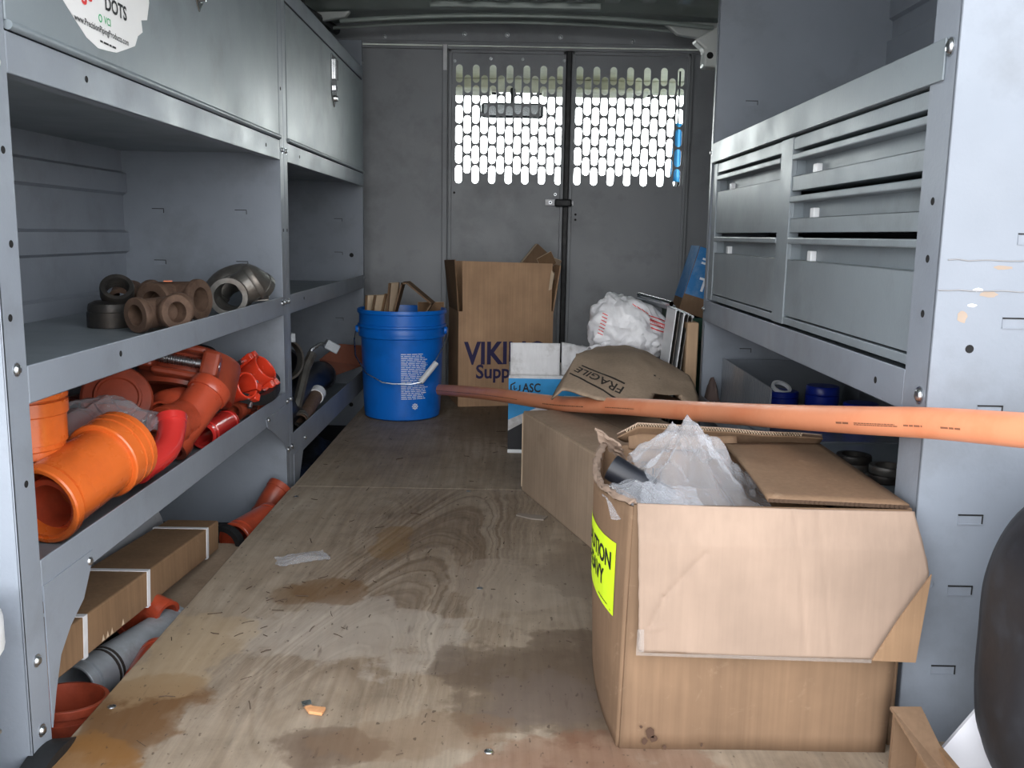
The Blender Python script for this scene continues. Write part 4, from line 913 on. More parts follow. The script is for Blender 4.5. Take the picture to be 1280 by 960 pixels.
board('cardboard_scrap', 'brown cardboard strip second from the left in the blue bucket', (-.452, 3.08, .345), (.004, .07, .14), -.6, 0, .22, CARD)
board('cardboard_scrap', 'dark bent cardboard strip third from the left in the bucket', (-.425, 3.10, .345), (.005, .07, .15), -.5, 0, .25, CARDD)
board('cardboard_scrap', 'tall pale-edged cardboard strip touching the folded sleeve', (-.405, 3.07, .365), (.006, .07, .18), -.35, 0, .10, CARD)
board('cardboard_scrap', 'dark cardboard scrap behind the folded sleeve, at the right of the bucket', (-.285, 3.18, .33), (.09, .004, .11), .2, .1, 0, CARDD)

# --- brown supply carton, open with its flaps standing up
VA = math.radians(12.5); V0 = Vector((-.192, 3.275, 0)); vx = Vector((math.cos(VA), math.sin(VA), 0)); vy = Vector((-math.sin(VA), math.cos(VA), 0)); VW, VD, VH = .345, .235, .346
t = thing('supply_carton', 'tall open brown carton with navy lettering, standing against the partition', 'carton', tuple(V0 + vx*VW/2 + vy*VD/2))
def vp(a, d, z): return V0 + vx*a + vy*d + Vector((0, 0, z))
def panel(parent, name, pts, m, th=.004, label=None, mids=0):
    b = MB(); b.add(pts, [tuple(range(len(pts)))]); return obj(name, b, m, parent, solid=th, label=label)
panel(t, 'front_wall', [vp(0, 0, 0), vp(VW, 0, 0), vp(VW, 0, VH), vp(0, 0, VH)], CARDV); panel(t, 'back_wall', [vp(0, VD, 0), vp(VW, VD, 0), vp(VW, VD, VH), vp(0, VD, VH)], CARDV)
panel(t, 'side_wall', [vp(0, 0, 0), vp(0, VD, 0), vp(0, VD, VH), vp(0, 0, VH)], CARDV); panel(t, 'side_wall', [vp(VW, 0, 0), vp(VW, VD, 0), vp(VW, VD, VH), vp(VW, 0, VH)], CARDV)
panel(t, 'base', [vp(.003, .003, .003), vp(VW-.003, .003, .003), vp(VW-.003, VD-.003, .003), vp(.003, VD-.003, .003)], CARDV)
panel(t, 'flap', [vp(.012, -.001, VH), vp(VW-.006, -.001, VH), vp(VW-.004, .004, VH+.172), vp(.010, .004, VH+.178)], CARDV)
panel(t, 'flap', [vp(.01, VD, VH), vp(VW-.01, VD, VH), vp(VW-.01, VD-.01, VH+.165), vp(.01, VD-.01, VH+.172)], CARDV)
panel(t, 'flap', [vp(-.001, .01, VH), vp(-.001, VD-.01, VH), vp(-.022, VD-.02, VH+.175), vp(-.014, .012, VH+.182)], CARDD)
panel(t, 'flap', [vp(VW, .01, VH-.03), vp(VW, VD-.01, VH), vp(VW+.034, VD-.01, VH+.165), vp(VW+.028, .012, VH+.165)], CARDV)
q = MB(); q.box(0, VW, -.0006, 0, VH-.0012, VH+.0012, 0, Matrix((tuple(vx)+(V0.x,), tuple(vy)+(V0.y,), (0, 0, 1, 0), (0, 0, 0, 1))).transposed().transposed()); 
q = MB(); nrm = -vy*.0028
text(q, 'VIKING', vp(.022, 0, .157)+nrm, vx, (0, 0, 1), .112, .0034, .80, lift=.0004)
text(q, 'Supply', vp(.062, 0, .104)+nrm, vx, (0, 0, 1), .070, .0016, .92, lift=.0004)
q.mi = q.mi; obj('printed_lettering', q, NAVY, t, label='navy printed lettering')
q = MB()
for a0, a1 in ((.10, .165), (.235, .30)): patch(q, [vp(a0, -.0028, .01), vp(a1, -.0028, .01), vp(a1, -.0028, VH-.01), vp(a0, -.0028, VH-.01)], -vy, .0002)
q = MB(); q.add([vp(.326, -.004, VH+.075), vp(.338, -.004, VH+.08), vp(.345, -.006, VH+.135), vp(.335, -.004, VH+.15)], [(0, 1, 2, 3)]); obj('torn_edge', q, FLUTE, t, solid=.001)
board('cardboard_scrap', 'small brown carton block sticking up out of the tall open carton', (.075, 3.43, .535), (.055, .03, .09), .3, 0, .7, CARD)
board('cardboard_scrap', 'crumpled cardboard strip at the right of the tall open carton', (.120, 3.42, .525), (.06, .006, .05), .2, .2, -.5, CARDD)
board('cardboard_scrap', 'curled pale cardboard strip at the right rim of the tall open carton', (.150, 3.45, .520), (.05, .008, .03), .5, .3, .3, CARDG)
film_lump('crumpled_paper', 'crumpled kraft paper in the right corner of the tall open carton', (.10, 3.44, .455), .12, .08, .085, CARDG, 5.1, cat='kraft paper', folds=9)

# --- white carton with blue and black print
AX0, AX1, AY0, AY1, AH = -.009, .232, 2.572, 2.86, .226
t = thing('printed_carton', 'white carton with blue and black print and raised flaps, before the tall carton', 'carton', ((AX0+AX1)/2, 2.7, 0))
b = MB(); b.box(AX0, AX1, AY0, AY1, 0, AH); obj('carton_body', b, WHTC, t, bevel=.002)
AM = Matrix(((1, 0, 0, 0), (0, 0, -1, AY0-.0006), (0, 1, 0, 0), (0, 0, 0, 1)))
def front_poly(mb, poly, mi=0, lift=0): mb.prism(poly, AM @ Matrix.Translation((0, 0, lift)), .0006, mi)
q = MB(); front_poly(q, [(AX0, .218), (AX1, .218), (AX1, .17), (.15, .17), (AX0, .098)]); obj('blue_band', q, BLUEC, t, label='light blue printed band')
q = MB(); front_poly(q, [(AX0, .012), (AX1, .012), (AX1, .15), (.14, .15), (AX0, .066)]); obj('black_band', q, BLKC, t, label='black printed band')
q = MB(); text(q, 'ASC', (.031, AY0-.0012, .180), (1, 0, 0), (0, 0, 1), .035, .0008, .80, lift=.0006); obj('printed_lettering', q, BLKC, t)
q = MB(); cx, cz, R_ = .0105, .192, .0165
hexa = [(cx+R_*math.cos(PI/6+PI/3*k), cz+R_*math.sin(PI/6+PI/3*k)) for k in range(6)]; hexi = [(cx+R_*.74*math.cos(PI/6+PI/3*k), cz+R_*.74*math.sin(PI/6+PI/3*k)) for k in range(6)]
for k in range(6):
    if k == 0: continue
    front_poly(q, [hexa[k], hexa[(k+1) % 6], hexi[(k+1) % 6], hexi[k]], 0, .0007)
front_poly(q, [(cx-.005, cz+.006), (cx-.002, cz+.006), (cx-.002, cz-.004), (cx+.004, cz-.001), (cx+.004, cz-.004), (cx-.003, cz-.0075), (cx-.005, cz-.005)], 0, .0007)
obj('hexagon_mark', q, BLKC, t)
b = MB(); b.grid(lambda u, v: (AX0+.004+.140*u, AY0+.003+.012*v+.003*math.sin(v*4)+.003*noise.noise((u*4, v*4, 1)), AH+.092*v), 16, 12); obj('flap', b, WHTC, t, smooth=True, solid=.004)
b = MB(); b.grid(lambda u, v: (AX0+.150+.085*u, AY0+.03+.05*v*u+.012*v+.006*noise.noise((u*5, v*4, 7)), AH+(.092-.02*u)*v+.004*noise.noise((u*9, 2, v))), 14, 12); obj('torn_flap', b, WHTC, t, smooth=True, solid=.004, label='worn torn flap')
q = MB(); q.box(AX0, AX1, AY0-.0008, AY0, .002, .011); obj('white_edge', q, WHTP, t)

# --- closed brown carton
d1_ = Vector((.308, -.951, 0)).normalized(); d2_ = Vector((.951, .308, 0)).normalized(); A0 = Vector((.028, 2.19, 0)); BL_, BW_, BH_ = .56, .285, .198
t = thing('shipping_carton', 'closed brown carton with faded red print, behind the large open carton', 'carton', tuple(A0+d1_*.28+d2_*.14))
M = Matrix((d1_, d2_, (0, 0, 1))).transposed().to_4x4(); M.translation = A0
b = MB(); b.box(0, BL_, 0, BW_, 0, BH_-.003, 0, M); obj('carton_body', b, CARDG, t, bevel=.003)
b = MB(); b.box(.002, BL_-.002, .002, BW_/2-.001, BH_-.003, BH_, 0, M); obj('flap', b, CARDG, t); b = MB(); b.box(.002, BL_-.002, BW_/2+.001, BW_-.002, BH_-.003, BH_, 0, M); obj('flap', b, CARDG, t)
q = MB(); o_ = A0+d1_*.06+d2_*.20+Vector((0, 0, BH_)); dashes(q, o_, d1_, -d2_, .40, 3, .028, .55, rnd=random.Random(9), lift=.0005); obj('red_print', q, mat('faded_red_print', (176, 118, 104), .85), t, label='faded red print', kind='stuff')
q = MB(); q.box(-.0008, .004, -.0008, .0, .01, BH_-.01, 0, M); obj('frayed_edge', q, FLUTE, t)

# --- carton with the big crumpled flap
t = thing('crumpled_carton', 'crushed brown carton with a large limp flap printed upside down', 'carton', (.32, 2.6, 0))
b = MB(); b.box(.25, .385, 2.34, 2.88, 0, .262); obj('carton_body', b, CARDG, t, bevel=.003)
def q3(a, m_, c, u): return (1-u)**2*Vector(a) + 2*u*(1-u)*Vector(m_) + u*u*Vector(c)
def fragile(u, v, lift=0):
    back = q3((.195, 2.46, .300), (.285, 2.50, .372), (.436, 2.32, .278), u); front = q3((.095, 2.10, .276), (.25, 1.80, .254), (.436, 2.10, .240), u)
    p = back.lerp(front, v) + Vector((0, 0, .030*math.sin(v*PI)*(1-.3*u) + .005*noise.noise((u*3.5, v*3, .3)) + .003*noise.noise((u*9, v*7, 4))))
    if v > .85: p += (front-back).normalized()*((v-.85)/.15)*(.020*noise.noise((u*7, 1.7, 0))+.012*noise.noise((u*19, 3.7, 0)) - (.13 if .60 < u < .90 else 0)*math.sin((u-.60)/.30*PI))
    if u < .06 and v > .3: p.z -= (.06-u)*.5
    return p + Vector((0, 0, lift))
b = MB(); b.grid(fragile, 48, 34); obj('limp_flap', b, CARDG, t, smooth=True, solid=.004)
b = MB(); b.grid(lambda u, v: Vector((.30+.14*u, 2.12+.20*v, .205+.02*v+.015*math.sin(u*5))), 8, 8); obj('inner_flap', b, CARDD, t, smooth=True, solid=.004)
q = MB(); 
def fr_map(x, y, c=(.27, .80), k=(.0, 0.)):
    # letters run right to left (printed upside down), following the sheet
    ca, sa = math.cos(2.72), math.sin(2.72)
    uu = c[0] + (x*ca - y*sa)*3.6; vv = c[1] - (x*sa + y*ca)*3.6
    return fragile(uu, vv, .0030)
text(q, 'FRAGILE', None, None, None, .030, .0004, .95, fn=lambda x, y: fr_map(x-.055, y-.012))
for yy in (-.024, .020): q.grid(lambda u, v: fr_map(-.050+.10*u, yy+.0045*v), 12, 1)
obj('printed_lettering', q, INK, t, label='dark stencilled lettering, upside down')
q = MB()
for (u0, v0, s_) in ((.70, .62, .012), (.73, .66, .006)):
    q.add([fragile(u0+s_*math.cos(a)*(1 if k % 2 else .5), v0+s_*1.5*math.sin(a)*(1 if k % 2 else .5), .0028) for k, a in enumerate([2*PI*i/8 for i in range(8)])], [tuple(range(8))])
obj('puncture', q, HOLE, t)

# --- white carrier bag
t = thing('carrier_bag', 'white plastic carrier bag with red print, slumped on the crushed carton', 'carrier bag', (.325, 2.62, .27))
bm = bmesh.new(); bmesh.ops.create_icosphere(bm, subdivisions=5, radius=1)
for v in bm.verts:
    p = v.co.copy(); n1 = noise.noise(p*1.5+Vector((3, 1, 2))); n2 = abs(noise.noise(p*3.1+Vector((1, 7, 2)))); n3 = noise.noise(p*7)
    s_ = 1 + .18*n1 + .20*(n2-.2) + .05*n3
    x, y, z = p.x*.108*s_, p.y*.105*s_, p.z*.095*s_
    x += .02*max(0, -p.z)*(1 if p.x > 0 else -.6); 
    if p.z > .35: x -= .030*(p.z-.35)*1.4 + .35*x*(p.z-.35); z += .03*(p.z-.35)
    if p.z < -.55: z = -.062 + .01*n3
    v.co = (.325+x, 2.61+y, .352+z)
bm.verts.ensure_lookup_table(); mb_ = MB(); mb_.add([v.co for v in bm.verts], [tuple(v.index for v in f.verts) for f in bm.faces]); bm.free()
bag_o = obj('bag_film', mb_, BAG, t, smooth=True)
film_lump_b = MB(); film_lump_b.grid(lambda u, v: (.222+.05*u-.03*v*(1-u), 2.52+.03*v+.012*math.sin(u*7), .305+.012*math.sin(v*5+u*3)+.018*u), 12, 8); obj('bag_handle', film_lump_b, BAG, t, smooth=True, solid=.0012)
from mathutils.bvhtree import BVHTree
bv = BVHTree.FromPolygons([Vector(p) for p in mb_.v], mb_.f)
q = MB(); rnd = random.Random(5)
def on_bag(x, z):
    h = bv.ray_cast(Vector((x, 2.2, z)), Vector((0, 1, 0))); return (h[0] + h[1]*.0012 if h[0] else None)
def bag_stroke(x0, z0, x1, z1, w_):
    n = 8; L_ = math.hypot(x1-x0, z1-z0); px, pz = -(z1-z0)/L_*w_, (x1-x0)/L_*w_
    for i in range(n):
        c4 = [on_bag(x0+(x1-x0)*s+k*px, z0+(z1-z0)*s+k*pz) for s, k in ((i/n, -1), ((i+1)/n, -1), ((i+1)/n, 1), (i/n, 1))]
        if all(c is not None for c in c4): q.add(c4, [(0, 1, 2, 3)])
for k in range(4): bag_stroke(.375+.002*k, .405-.011*k, .430, .385-.010*k, .0013)
for k in range(9): bag_stroke(.380+.006*k, .398-.003*k, .382+.006*k, .388-.003*k, .0010)
for k in range(7): bag_stroke(.236+.002*k, .355+.009*k, .250+.002*k, .349+.009*k, .0012)
for k in range(5): bag_stroke(.315+.010*k, .318-.005*k, .322+.010*k, .306-.005*k, .0018)
for k in range(4): bag_stroke(.330+.012*k, .436-.007*k, .340+.012*k, .428-.007*k, .0010)
obj('red_print', q, REDI, t, label='smudged red print', kind='stuff')

# --- bright metal channels, carton slab, blue carton on a green crate
for k, (x, th, m, top, lab) in enumerate(((.392, .004, WHTP, .432, 'white edged channel, nearest the carrier bag of the upright metal channels'), (.403, .003, MSTEEL, .430, 'dull steel channel, second from the carrier bag'), (.415, .004, WHTP, .422, 'bright channel in the middle of the upright metal channels'), (.427, .003, MSTEEL, .420, 'dark steel channel, fourth from the carrier bag'), (.438, .004, MSTEEL, .414, 'dark steel channel touching the tall cardboard slab'))):
    t = thing('metal_channel', lab, 'metal channel', (x, 2.44, 0)); dx = .030
    b = MB(); vs = []
    for y in (2.385+.004*k, 2.52): vs += [(x-dx*.4, y, 0.001), (x-dx*.4+th*.75, y, 0.001), (x+dx+th*.75, y, top), (x+dx, y, top)]
    b.add(vs, [(0, 1, 2, 3), (4, 7, 6, 5), (0, 4, 5, 1), (1, 5, 6, 2), (2, 6, 7, 3), (3, 7, 4, 0)]); obj('web', b, m, t, bevel=.0015)
    b = MB(); b.tube([(x+dx+.003, 2.39+.004*k, top+.001), (x+dx+.003, 2.52, top+.001)], .0035, 8); obj('rolled_edge', b, ZINC, t, smooth=True)
t = thing('metal_rail', 'shiny folded metal rail lying over the top of the carrier bag', 'metal rail', (.395, 2.56, .45))
b = MB(); b.tube([(.360, 2.64, .455), (.430, 2.50, .441)], .0075, 10, inner=.8); obj('rail_tube', b, CHROME, t, smooth=True)
b = MB(); b.add([(.355, 2.64, .447), (.440, 2.50, .436), (.455, 2.55, .418), (.38, 2.66, .43)], [(0, 1, 2, 3)]); obj('rail_web', b, STEEL, t, solid=.003)
t = thing('cardboard_slab', 'tall flat brown carton standing on edge against the drawer unit', 'carton', (.468, 2.44, 0))
b = MB(); b.box(.4535, .4845, 2.385, 2.54, 0, .402); obj('carton_body', b, card_mat('tan_cardboard', (176, 148, 120)), t, bevel=.004)
t = thing('plastic_crate', 'dark green plastic crate half hidden behind the drawer unit', 'crate', (.62, 2.82, 0))
b = MB(); b.box(.500, .76, 2.60, 3.05, 0, .330); obj('crate_body', b, GRNP, t, bevel=.01)
b = MB()
for a in ((.495, .765, 2.592, 2.612), (.495, .765, 3.04, 3.06), (.495, .512, 2.592, 3.06), (.748, .765, 2.592, 3.06)): b.box(*a, .330, .395)
obj('crate_rim', b, GRNP, t, bevel=.004)
t = thing('blue_carton', 'blue carton with white lettering tilted on the green crate behind the drawers', 'carton', (.60, 2.82, .40))
ML = Matrix.Translation((.492, 2.74, .404)) @ Matrix.Rotation(math.radians(16), 4, 'Y')
b = MB(); b.box(0, .24, 0, .13, 0, .20, 0, ML); obj('carton_body', b, CARD, t, bevel=.002)
q = MB(); q.box(.002, .239, -.0008, 0, .055, .199, 0, ML); q.box(-.0008, 0, 0, .13, .04, .20, 0, ML); obj('blue_print', q, BOXB, t, label='blue printed face')
q = MB(); Rm = ML.to_3x3(); text(q, 'Ty', ML @ Vector((.030, -.0012, .075)), Rm @ Vector((1, 0, 0)), Rm @ Vector((0, 0, 1)), .055, .001, 1, lift=.0006); dashes(q, ML @ Vector((.02, -.0012, .17)), Rm @ Vector((1, 0, 0)), Rm @ Vector((0, 0, 1)), .05, 2, .012, lift=.0006); obj('printed_lettering', q, WINK, t)

# --- long orange pipe
P_ = [(-.335, 3.262, .066), (-.234, 3.05, .100), (-.10, 2.73, .150), (.111, 2.24, .2135), (.245, 1.95, .262), (.336, 1.72, .297), (.405, 1.42, .347), (.451, 1.165, .392), (.463, 1.03, .413), (.522, .945, .428), (.64, .78, .45), (.76, .62, .47)]
P_ = [(-.335, 3.262, .066), (-.234, 3.05, .0995), (-.06, 2.62, .163), (.111, 2.22, .213), (.240, 1.92, .2635), (.345, 1.62, .312), (.410, 1.35, .358), (.449, 1.165, .391), (.484, 1.03, .4155), (.519, .92, .432), (.575, .76, .455), (.63, .60, .475)]
P_ = [Vector(p) for p in P_]; spl = []
for i in range(len(P_)-1):
    for k in range(8):
        t_ = k/8; a, b_, c_, d_ = P_[max(i-1, 0)], P_[i], P_[i+1], P_[min(i+2, len(P_)-1)]
        spl.append(.5*((2*b_) + (c_-a)*t_ + (2*a-5*b_+4*c_-d_)*t_*t_ + (3*b_-a-3*c_+d_)*t_**3))
spl.append(P_[-1]); PR = .0183
t = thing('orange_pipe', 'long orange plastic sprinkler pipe laid diagonally from the bucket out to the rear', 'pipe', (.1, 2.24, .21))
b = MB(); b.tube(spl, PR, 28, inner=.86); obj('pipe_wall', b, CPVC, t, smooth=True)
cum = [0]
for i in range(1, len(spl)): cum.append(cum[-1] + (spl[i]-spl[i-1]).length)
def on_pipe(s, y):
    s = max(0, min(cum[-1]-1e-4, s)); i = max(k for k in range(len(cum)) if cum[k] <= s); i = min(i, len(spl)-2); f = (s-cum[i])/(cum[i+1]-cum[i]); p = spl[i].lerp(spl[i+1], f); d = (spl[i+1]-spl[i]).normalized()
    view = Vector((-.65, -.72, .10)); view = (view - d*view.dot(d)).normalized(); up = view.cross(d)
    if up.z < 0: up = -up
    a = (y-.002)/PR; return p + (view*math.cos(a) + up*math.sin(a))*(PR+.0004)
q = MB(); rnd = random.Random(2)
for s0, s1, lh, ln in ((.22, .95, .0026, 1), (1.10, 1.34, .0040, 1), (1.42, 1.60, .0030, 1), (2.245, 2.275, .0040, 1), (2.285, 2.37, .0020, 2), (2.38, 2.42, .0034, 1), (2.44, 2.47, .0034, 1)):
    dashes(q, (0, 0, 0), (1, 0, 0), (0, 0, 1), s1-s0, ln, lh, .6, rnd=rnd, fn=lambda a, y, s0=s0: on_pipe(s0+a, y))
obj('small_print', q, mat('pipe_ink', (128, 82, 60), .7), t, label='small dark print along the pipe', kind='stuff')

# --- large open carton in front
t = thing('open_carton', 'large open brown carton in front, flap folded down and neon yellow label', 'carton', (.31, 1.22, 0))
FL, FRt, BRt, BLt = (.148, 1.057), (.478, 1.060), (.4765, 1.392), (.142, 1.372)
def left_x(y):   # bulging left wall
    a = (y-1.057)/(1.372-1.057); return .148 + (.142-.148)*a - .027*4*a*(1-a)*(1 if a < .5 else .85+.15*(1-abs(2*a-1)))
def wall(name, fn, m, nu=24, nv=14, label=None, th=.005): b = MB(); b.grid(fn, nu, nv); return obj(name, b, m, t, smooth=True, solid=th, label=label)
BH2 = .305
def nz(u, v, s): return noise.noise((u*2.1+s, v*1.7, s*.7))
wall('front_wall', lambda u, v: (FL[0]-.008*(1-v)+(FRt[0]-.004*(1-v)-FL[0])*u, 1.057-.012*(1-v)-.005*math.sin(PI*u)*math.sin(PI*v)+.002*nz(u, v, 1), BH2*v), CARD)
def lw_(u, v): y = 1.057-.012*(1-v)*(1-u)+.315*u; return (left_x(1.057+.315*u) + (.148-left_x(1.057+.315*u))*(.55*(1-v)**1.5) - .008*(1-v)+.0015*nz(u, v, 2), y, (BH2 - .004*abs(noise.noise((u*9, 1.5, 0))) - .012*math.sin(PI*min(1, u*1.1)))*v)
wall('side_wall', lw_, CARD, 40, 20)
wall('back_wall', lambda u, v: (BLt[0]+(BRt[0]-BLt[0])*u, 1.372+.02*u+.003*nz(u, v, 3), BH2*v), CARD)
wall('side_wall', lambda u, v: (.478-.002*u+.004*math.sin(PI*u), 1.060+.332*u, BH2*v), CARD)
b = MB(); b.add([(.15, 1.06, .004), (.474, 1.064, .004), (.472, 1.388, .004), (.146, 1.368, .004)], [(0, 1, 2, 3)]); obj('base', b, CARD, t, solid=.004)
# torn pale rim along the left wall
b = MB(); b.grid(lambda u, v: (left_x(1.06+.31*u)-.004+.010*v+.004*noise.noise((u*14, v*3, 0)), 1.06+.31*u, BH2-.010*math.sin(PI*min(1, u*1.1))+.006*noise.noise((u*17, v*4, 2))+.004*(1-abs(2*v-1))), 50, 4); obj('torn_rim', b, CARDI, t, smooth=True, solid=.0025, label='frayed pale torn rim')
b = MB(); b.grid(lambda u, v: (.142+.034*u-.012*v+.006*noise.noise((u*6, v*6, 1)), 1.372-.04*u*v+.012*v+.005*noise.noise((u*5, v*7, 3)), BH2-.02+.045*v*(1-.4*u)), 10, 10); obj('crushed_corner', b, CARDI, t, smooth=True, solid=.003)
# front flap, folded down outside
def crease(px, pz, ax, az, bx, bz, w_=.0025):
    dx, dz = bx-ax, bz-az; L2 = dx*dx+dz*dz; s_ = max(0, min(1, ((px-ax)*dx+(pz-az)*dz)/L2)); return math.exp(-(((px-ax-dx*s_)**2+(pz-az-dz*s_)**2)/(w_*w_)))
def ff(u, v):
    xl = .151 + .006*v; xr = .478 + (.018*v/.4 if v < .4 else .018-.010*(v-.4)/.6)
    x = xl+(xr-xl)*u; z = .309-.004*u - .176*v
    y = 1.050 - .020*min(1, v*4)*(.4+.6*v) - .004*math.sin(PI*u)
    y += .0022*crease(x, z, .232, .255, .185, .20) + .0022*crease(x, z, .185, .20, .165, .155) + .0014*crease(x, z, .335, .31, .355, .135) + .0012*crease(x, z, .362, .31, .385, .135) - .001*crease(x, z, .165, .158, .185, .165)
    y += .0012*noise.noise((u*4, v*3, 5)); x += .0012*noise.noise((v*14, u*2, 8))*(1 if u in (0, 1) else 0); z += .0012*noise.noise((u*17, 1, 8))*(1 if v == 1 else 0)
    return (x, y, z)
wall('front_flap', ff, CARDI, 96, 60, 'pale inner face of the folded front flap', .0045)
b = MB(); b.add([(.4925, 1.022, .238), (.4815, 1.018, .1305), (.430, 1.018, .132), (.458, 1.020, .183)], [(0, 1, 2, 3)]); obj('folded_corner', b, card_mat('corner_cardboard', (140, 112, 86)), t, solid=.002)
b = MB(); b.add([(.1525, 1.0225, .131), (.43, 1.0185, .1285), (.43, 1.0185, .1325), (.162, 1.0222, .1345), (.161, 1.023, .163), (.1535, 1.0235, .163)], [(0, 1, 2, 3, 4, 5)]); obj('clear_tape', b, film_mat('tape_film', (206, 200, 196), .08, .2), t, solid=.0006)
# right flap folded in, back flap leaning back with its flutes showing
b = MB(); b.grid(lambda u, v: ((.478-.170*u+.014*v*u, 1.063-.002*u+(.335-.045*u)*v, BH2+.002+.006*u+.004*math.sin(PI*v)*u)), 14, 14); obj('right_flap', b, CARD, t, smooth=True, solid=.005)
e_ = MB(); e_.grid(lambda u, v: (.478-.170*u, 1.0618-.002*u+.0007*math.sin(u*200), BH2-.0008+.006*u+.0045*v), 60, 1); obj('fluted_edge', e_, FLUTED, t)
def bf(u, v, off=0):    # back flap: bent up and a little forward so that its cut end shows the flutes
    x = .176+.300*u - .014*(1-u)*v; lift = (.031-.016*u)*v - .020*max(0, .10-u)*10*v
    n_ = noise.noise((u*5, v, 2))*.0015
    return (x, 1.391-.020*v+off*.70, BH2+.001+lift+n_+off*.72)
b = MB(); b.grid(lambda u, v: bf(u, v), 40, 8); obj('back_flap', b, CARD, t, smooth=True, solid=.0014)
b = MB(); b.grid(lambda u, v: bf(u, v, .0068), 40, 8); obj('back_flap', b, CARDI, t, smooth=True, solid=.0014)
n = 130; pts = [Vector(bf(.04+.86*i/n, .995, .0034+.0026*math.cos(PI*i))) for i in range(n+1)]
b = MB(); b.tube(pts, .0007, 5); obj('corrugation', b, FLUTE, t)
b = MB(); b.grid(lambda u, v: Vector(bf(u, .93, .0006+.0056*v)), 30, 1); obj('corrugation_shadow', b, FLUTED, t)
# front lips of the back flap seen as a pale edge
b = MB(); b.grid(lambda u, v: (.180+.165*u, 1.368-.004*u+.012*v, BH2-.004+.020*v+.003*noise.noise((u*9, v, 1))), 20, 4); obj('inner_edge', b, CARD, t, smooth=True, solid=.002)
# printed size on the inner back wall
q = MB(); iy = 1.3685
text(q, '12 x 12 x 12', (.2085, iy, .232), (0, 0, 1), (-1, 0, 0), .0125, .0001, .78, lift=.001)
dashes(q, (.2175, iy, .248), (0, 0, 1), (-1, 0, 0), .026, 1, .004, .6, lift=.001)
for a in ((.2225, .2235, .252, .270), (.2305, .2315, .252, .270), (.2225, .2315, .252, .253), (.2225, .2315, .269, .270)): q.box(a[0], a[1], iy-.0008, iy, a[2], a[3])
obj('printed_lettering', q, INK, t)
# neon label wrapped over the bulge
def on_left(s, z): p = lw_((1.268-s-1.057)/.315, z/(BH2-.010)); return (p[0]-.0034, p[1], p[2])
b = MB(); b.grid(lambda u, v: on_left(.178*u, .150+.092*v), 20, 8); obj('warning_label', b, NEON, t, smooth=True, label='neon yellow warning label')
q = MB(); lf = lambda x, z: tuple(a+b_ for a, b_ in zip(on_left(.014+x, z), (-.0008, 0, 0)))
text(q, 'CAUTION', None, None, None, .031, .0007, 1.14, fn=lambda x, y: lf(x-.008, .2055+y)); text(q, 'HEAVY', None, None, None, .031, .0007, 1.14, fn=lambda x, y: lf(x+.012, .1755+y))
dashes(q, (0, 0, 0), (1, 0, 0), (0, 0, 1), .055, 1, .003, fn=lambda a, z: lf(.095+a, .158+z)); q.add([lf(a, z) for a, z in ((0, .1535), (.155, .1535), (.155, .1545), (0, .1545))], [(0, 1, 2, 3)])
obj('printed_lettering', q, BLKC, t)
q = MB(); rnd = random.Random(11)
for x, z, r_ in ((.176, .022, .009), (.170, .012, .006), (.181, .015, .006), (.165, .030, .003), (.195, .004, .004), (.24, .008, .003)):
    q.add([(x+r_*rnd.uniform(.6, 1.1)*math.cos(2*PI*i/9)*.7, 1.0395, z+r_*rnd.uniform(.6, 1.1)*math.sin(2*PI*i/9)) for i in range(9)], [tuple(range(9))])
obj('oil_stain', q, mat('oil_stain', (70, 48, 34), .8), t)
film_lump('plastic_bag', 'clear crinkled plastic bag stuffed into the large open carton', (.262, 1.215, .268), .175, .24, .102, FILM, 1.4, folds=9, uy=(0, 1, .05), peak=(-.22, .25))
film_lump('plastic_bag', 'small flat clear plastic bag beside the black tube in the open carton', (.188, 1.155, .278), .13, .15, .030, FILM, 4.2, folds=6, peak=(-.3, .0))
t = thing('black_tube', 'short black plastic tube poking out of the left corner of the open carton', 'tube', (.165, 1.24, .27))
b = MB(); b.tube([(.139, 1.228, .307), (.215, 1.195, .268)], .0185, 22, inner=.86); obj('tube_wall', b, BLKP, t, smooth=True)
t = thing('packing_block', 'brown cardboard packing inside the large open carton', 'carton', (.30, 1.22, .005))
b = MB(); b.box(.165, .455, 1.09, 1.355, .007, .245); obj('carton_body', b, CARDD, t, bevel=.004)

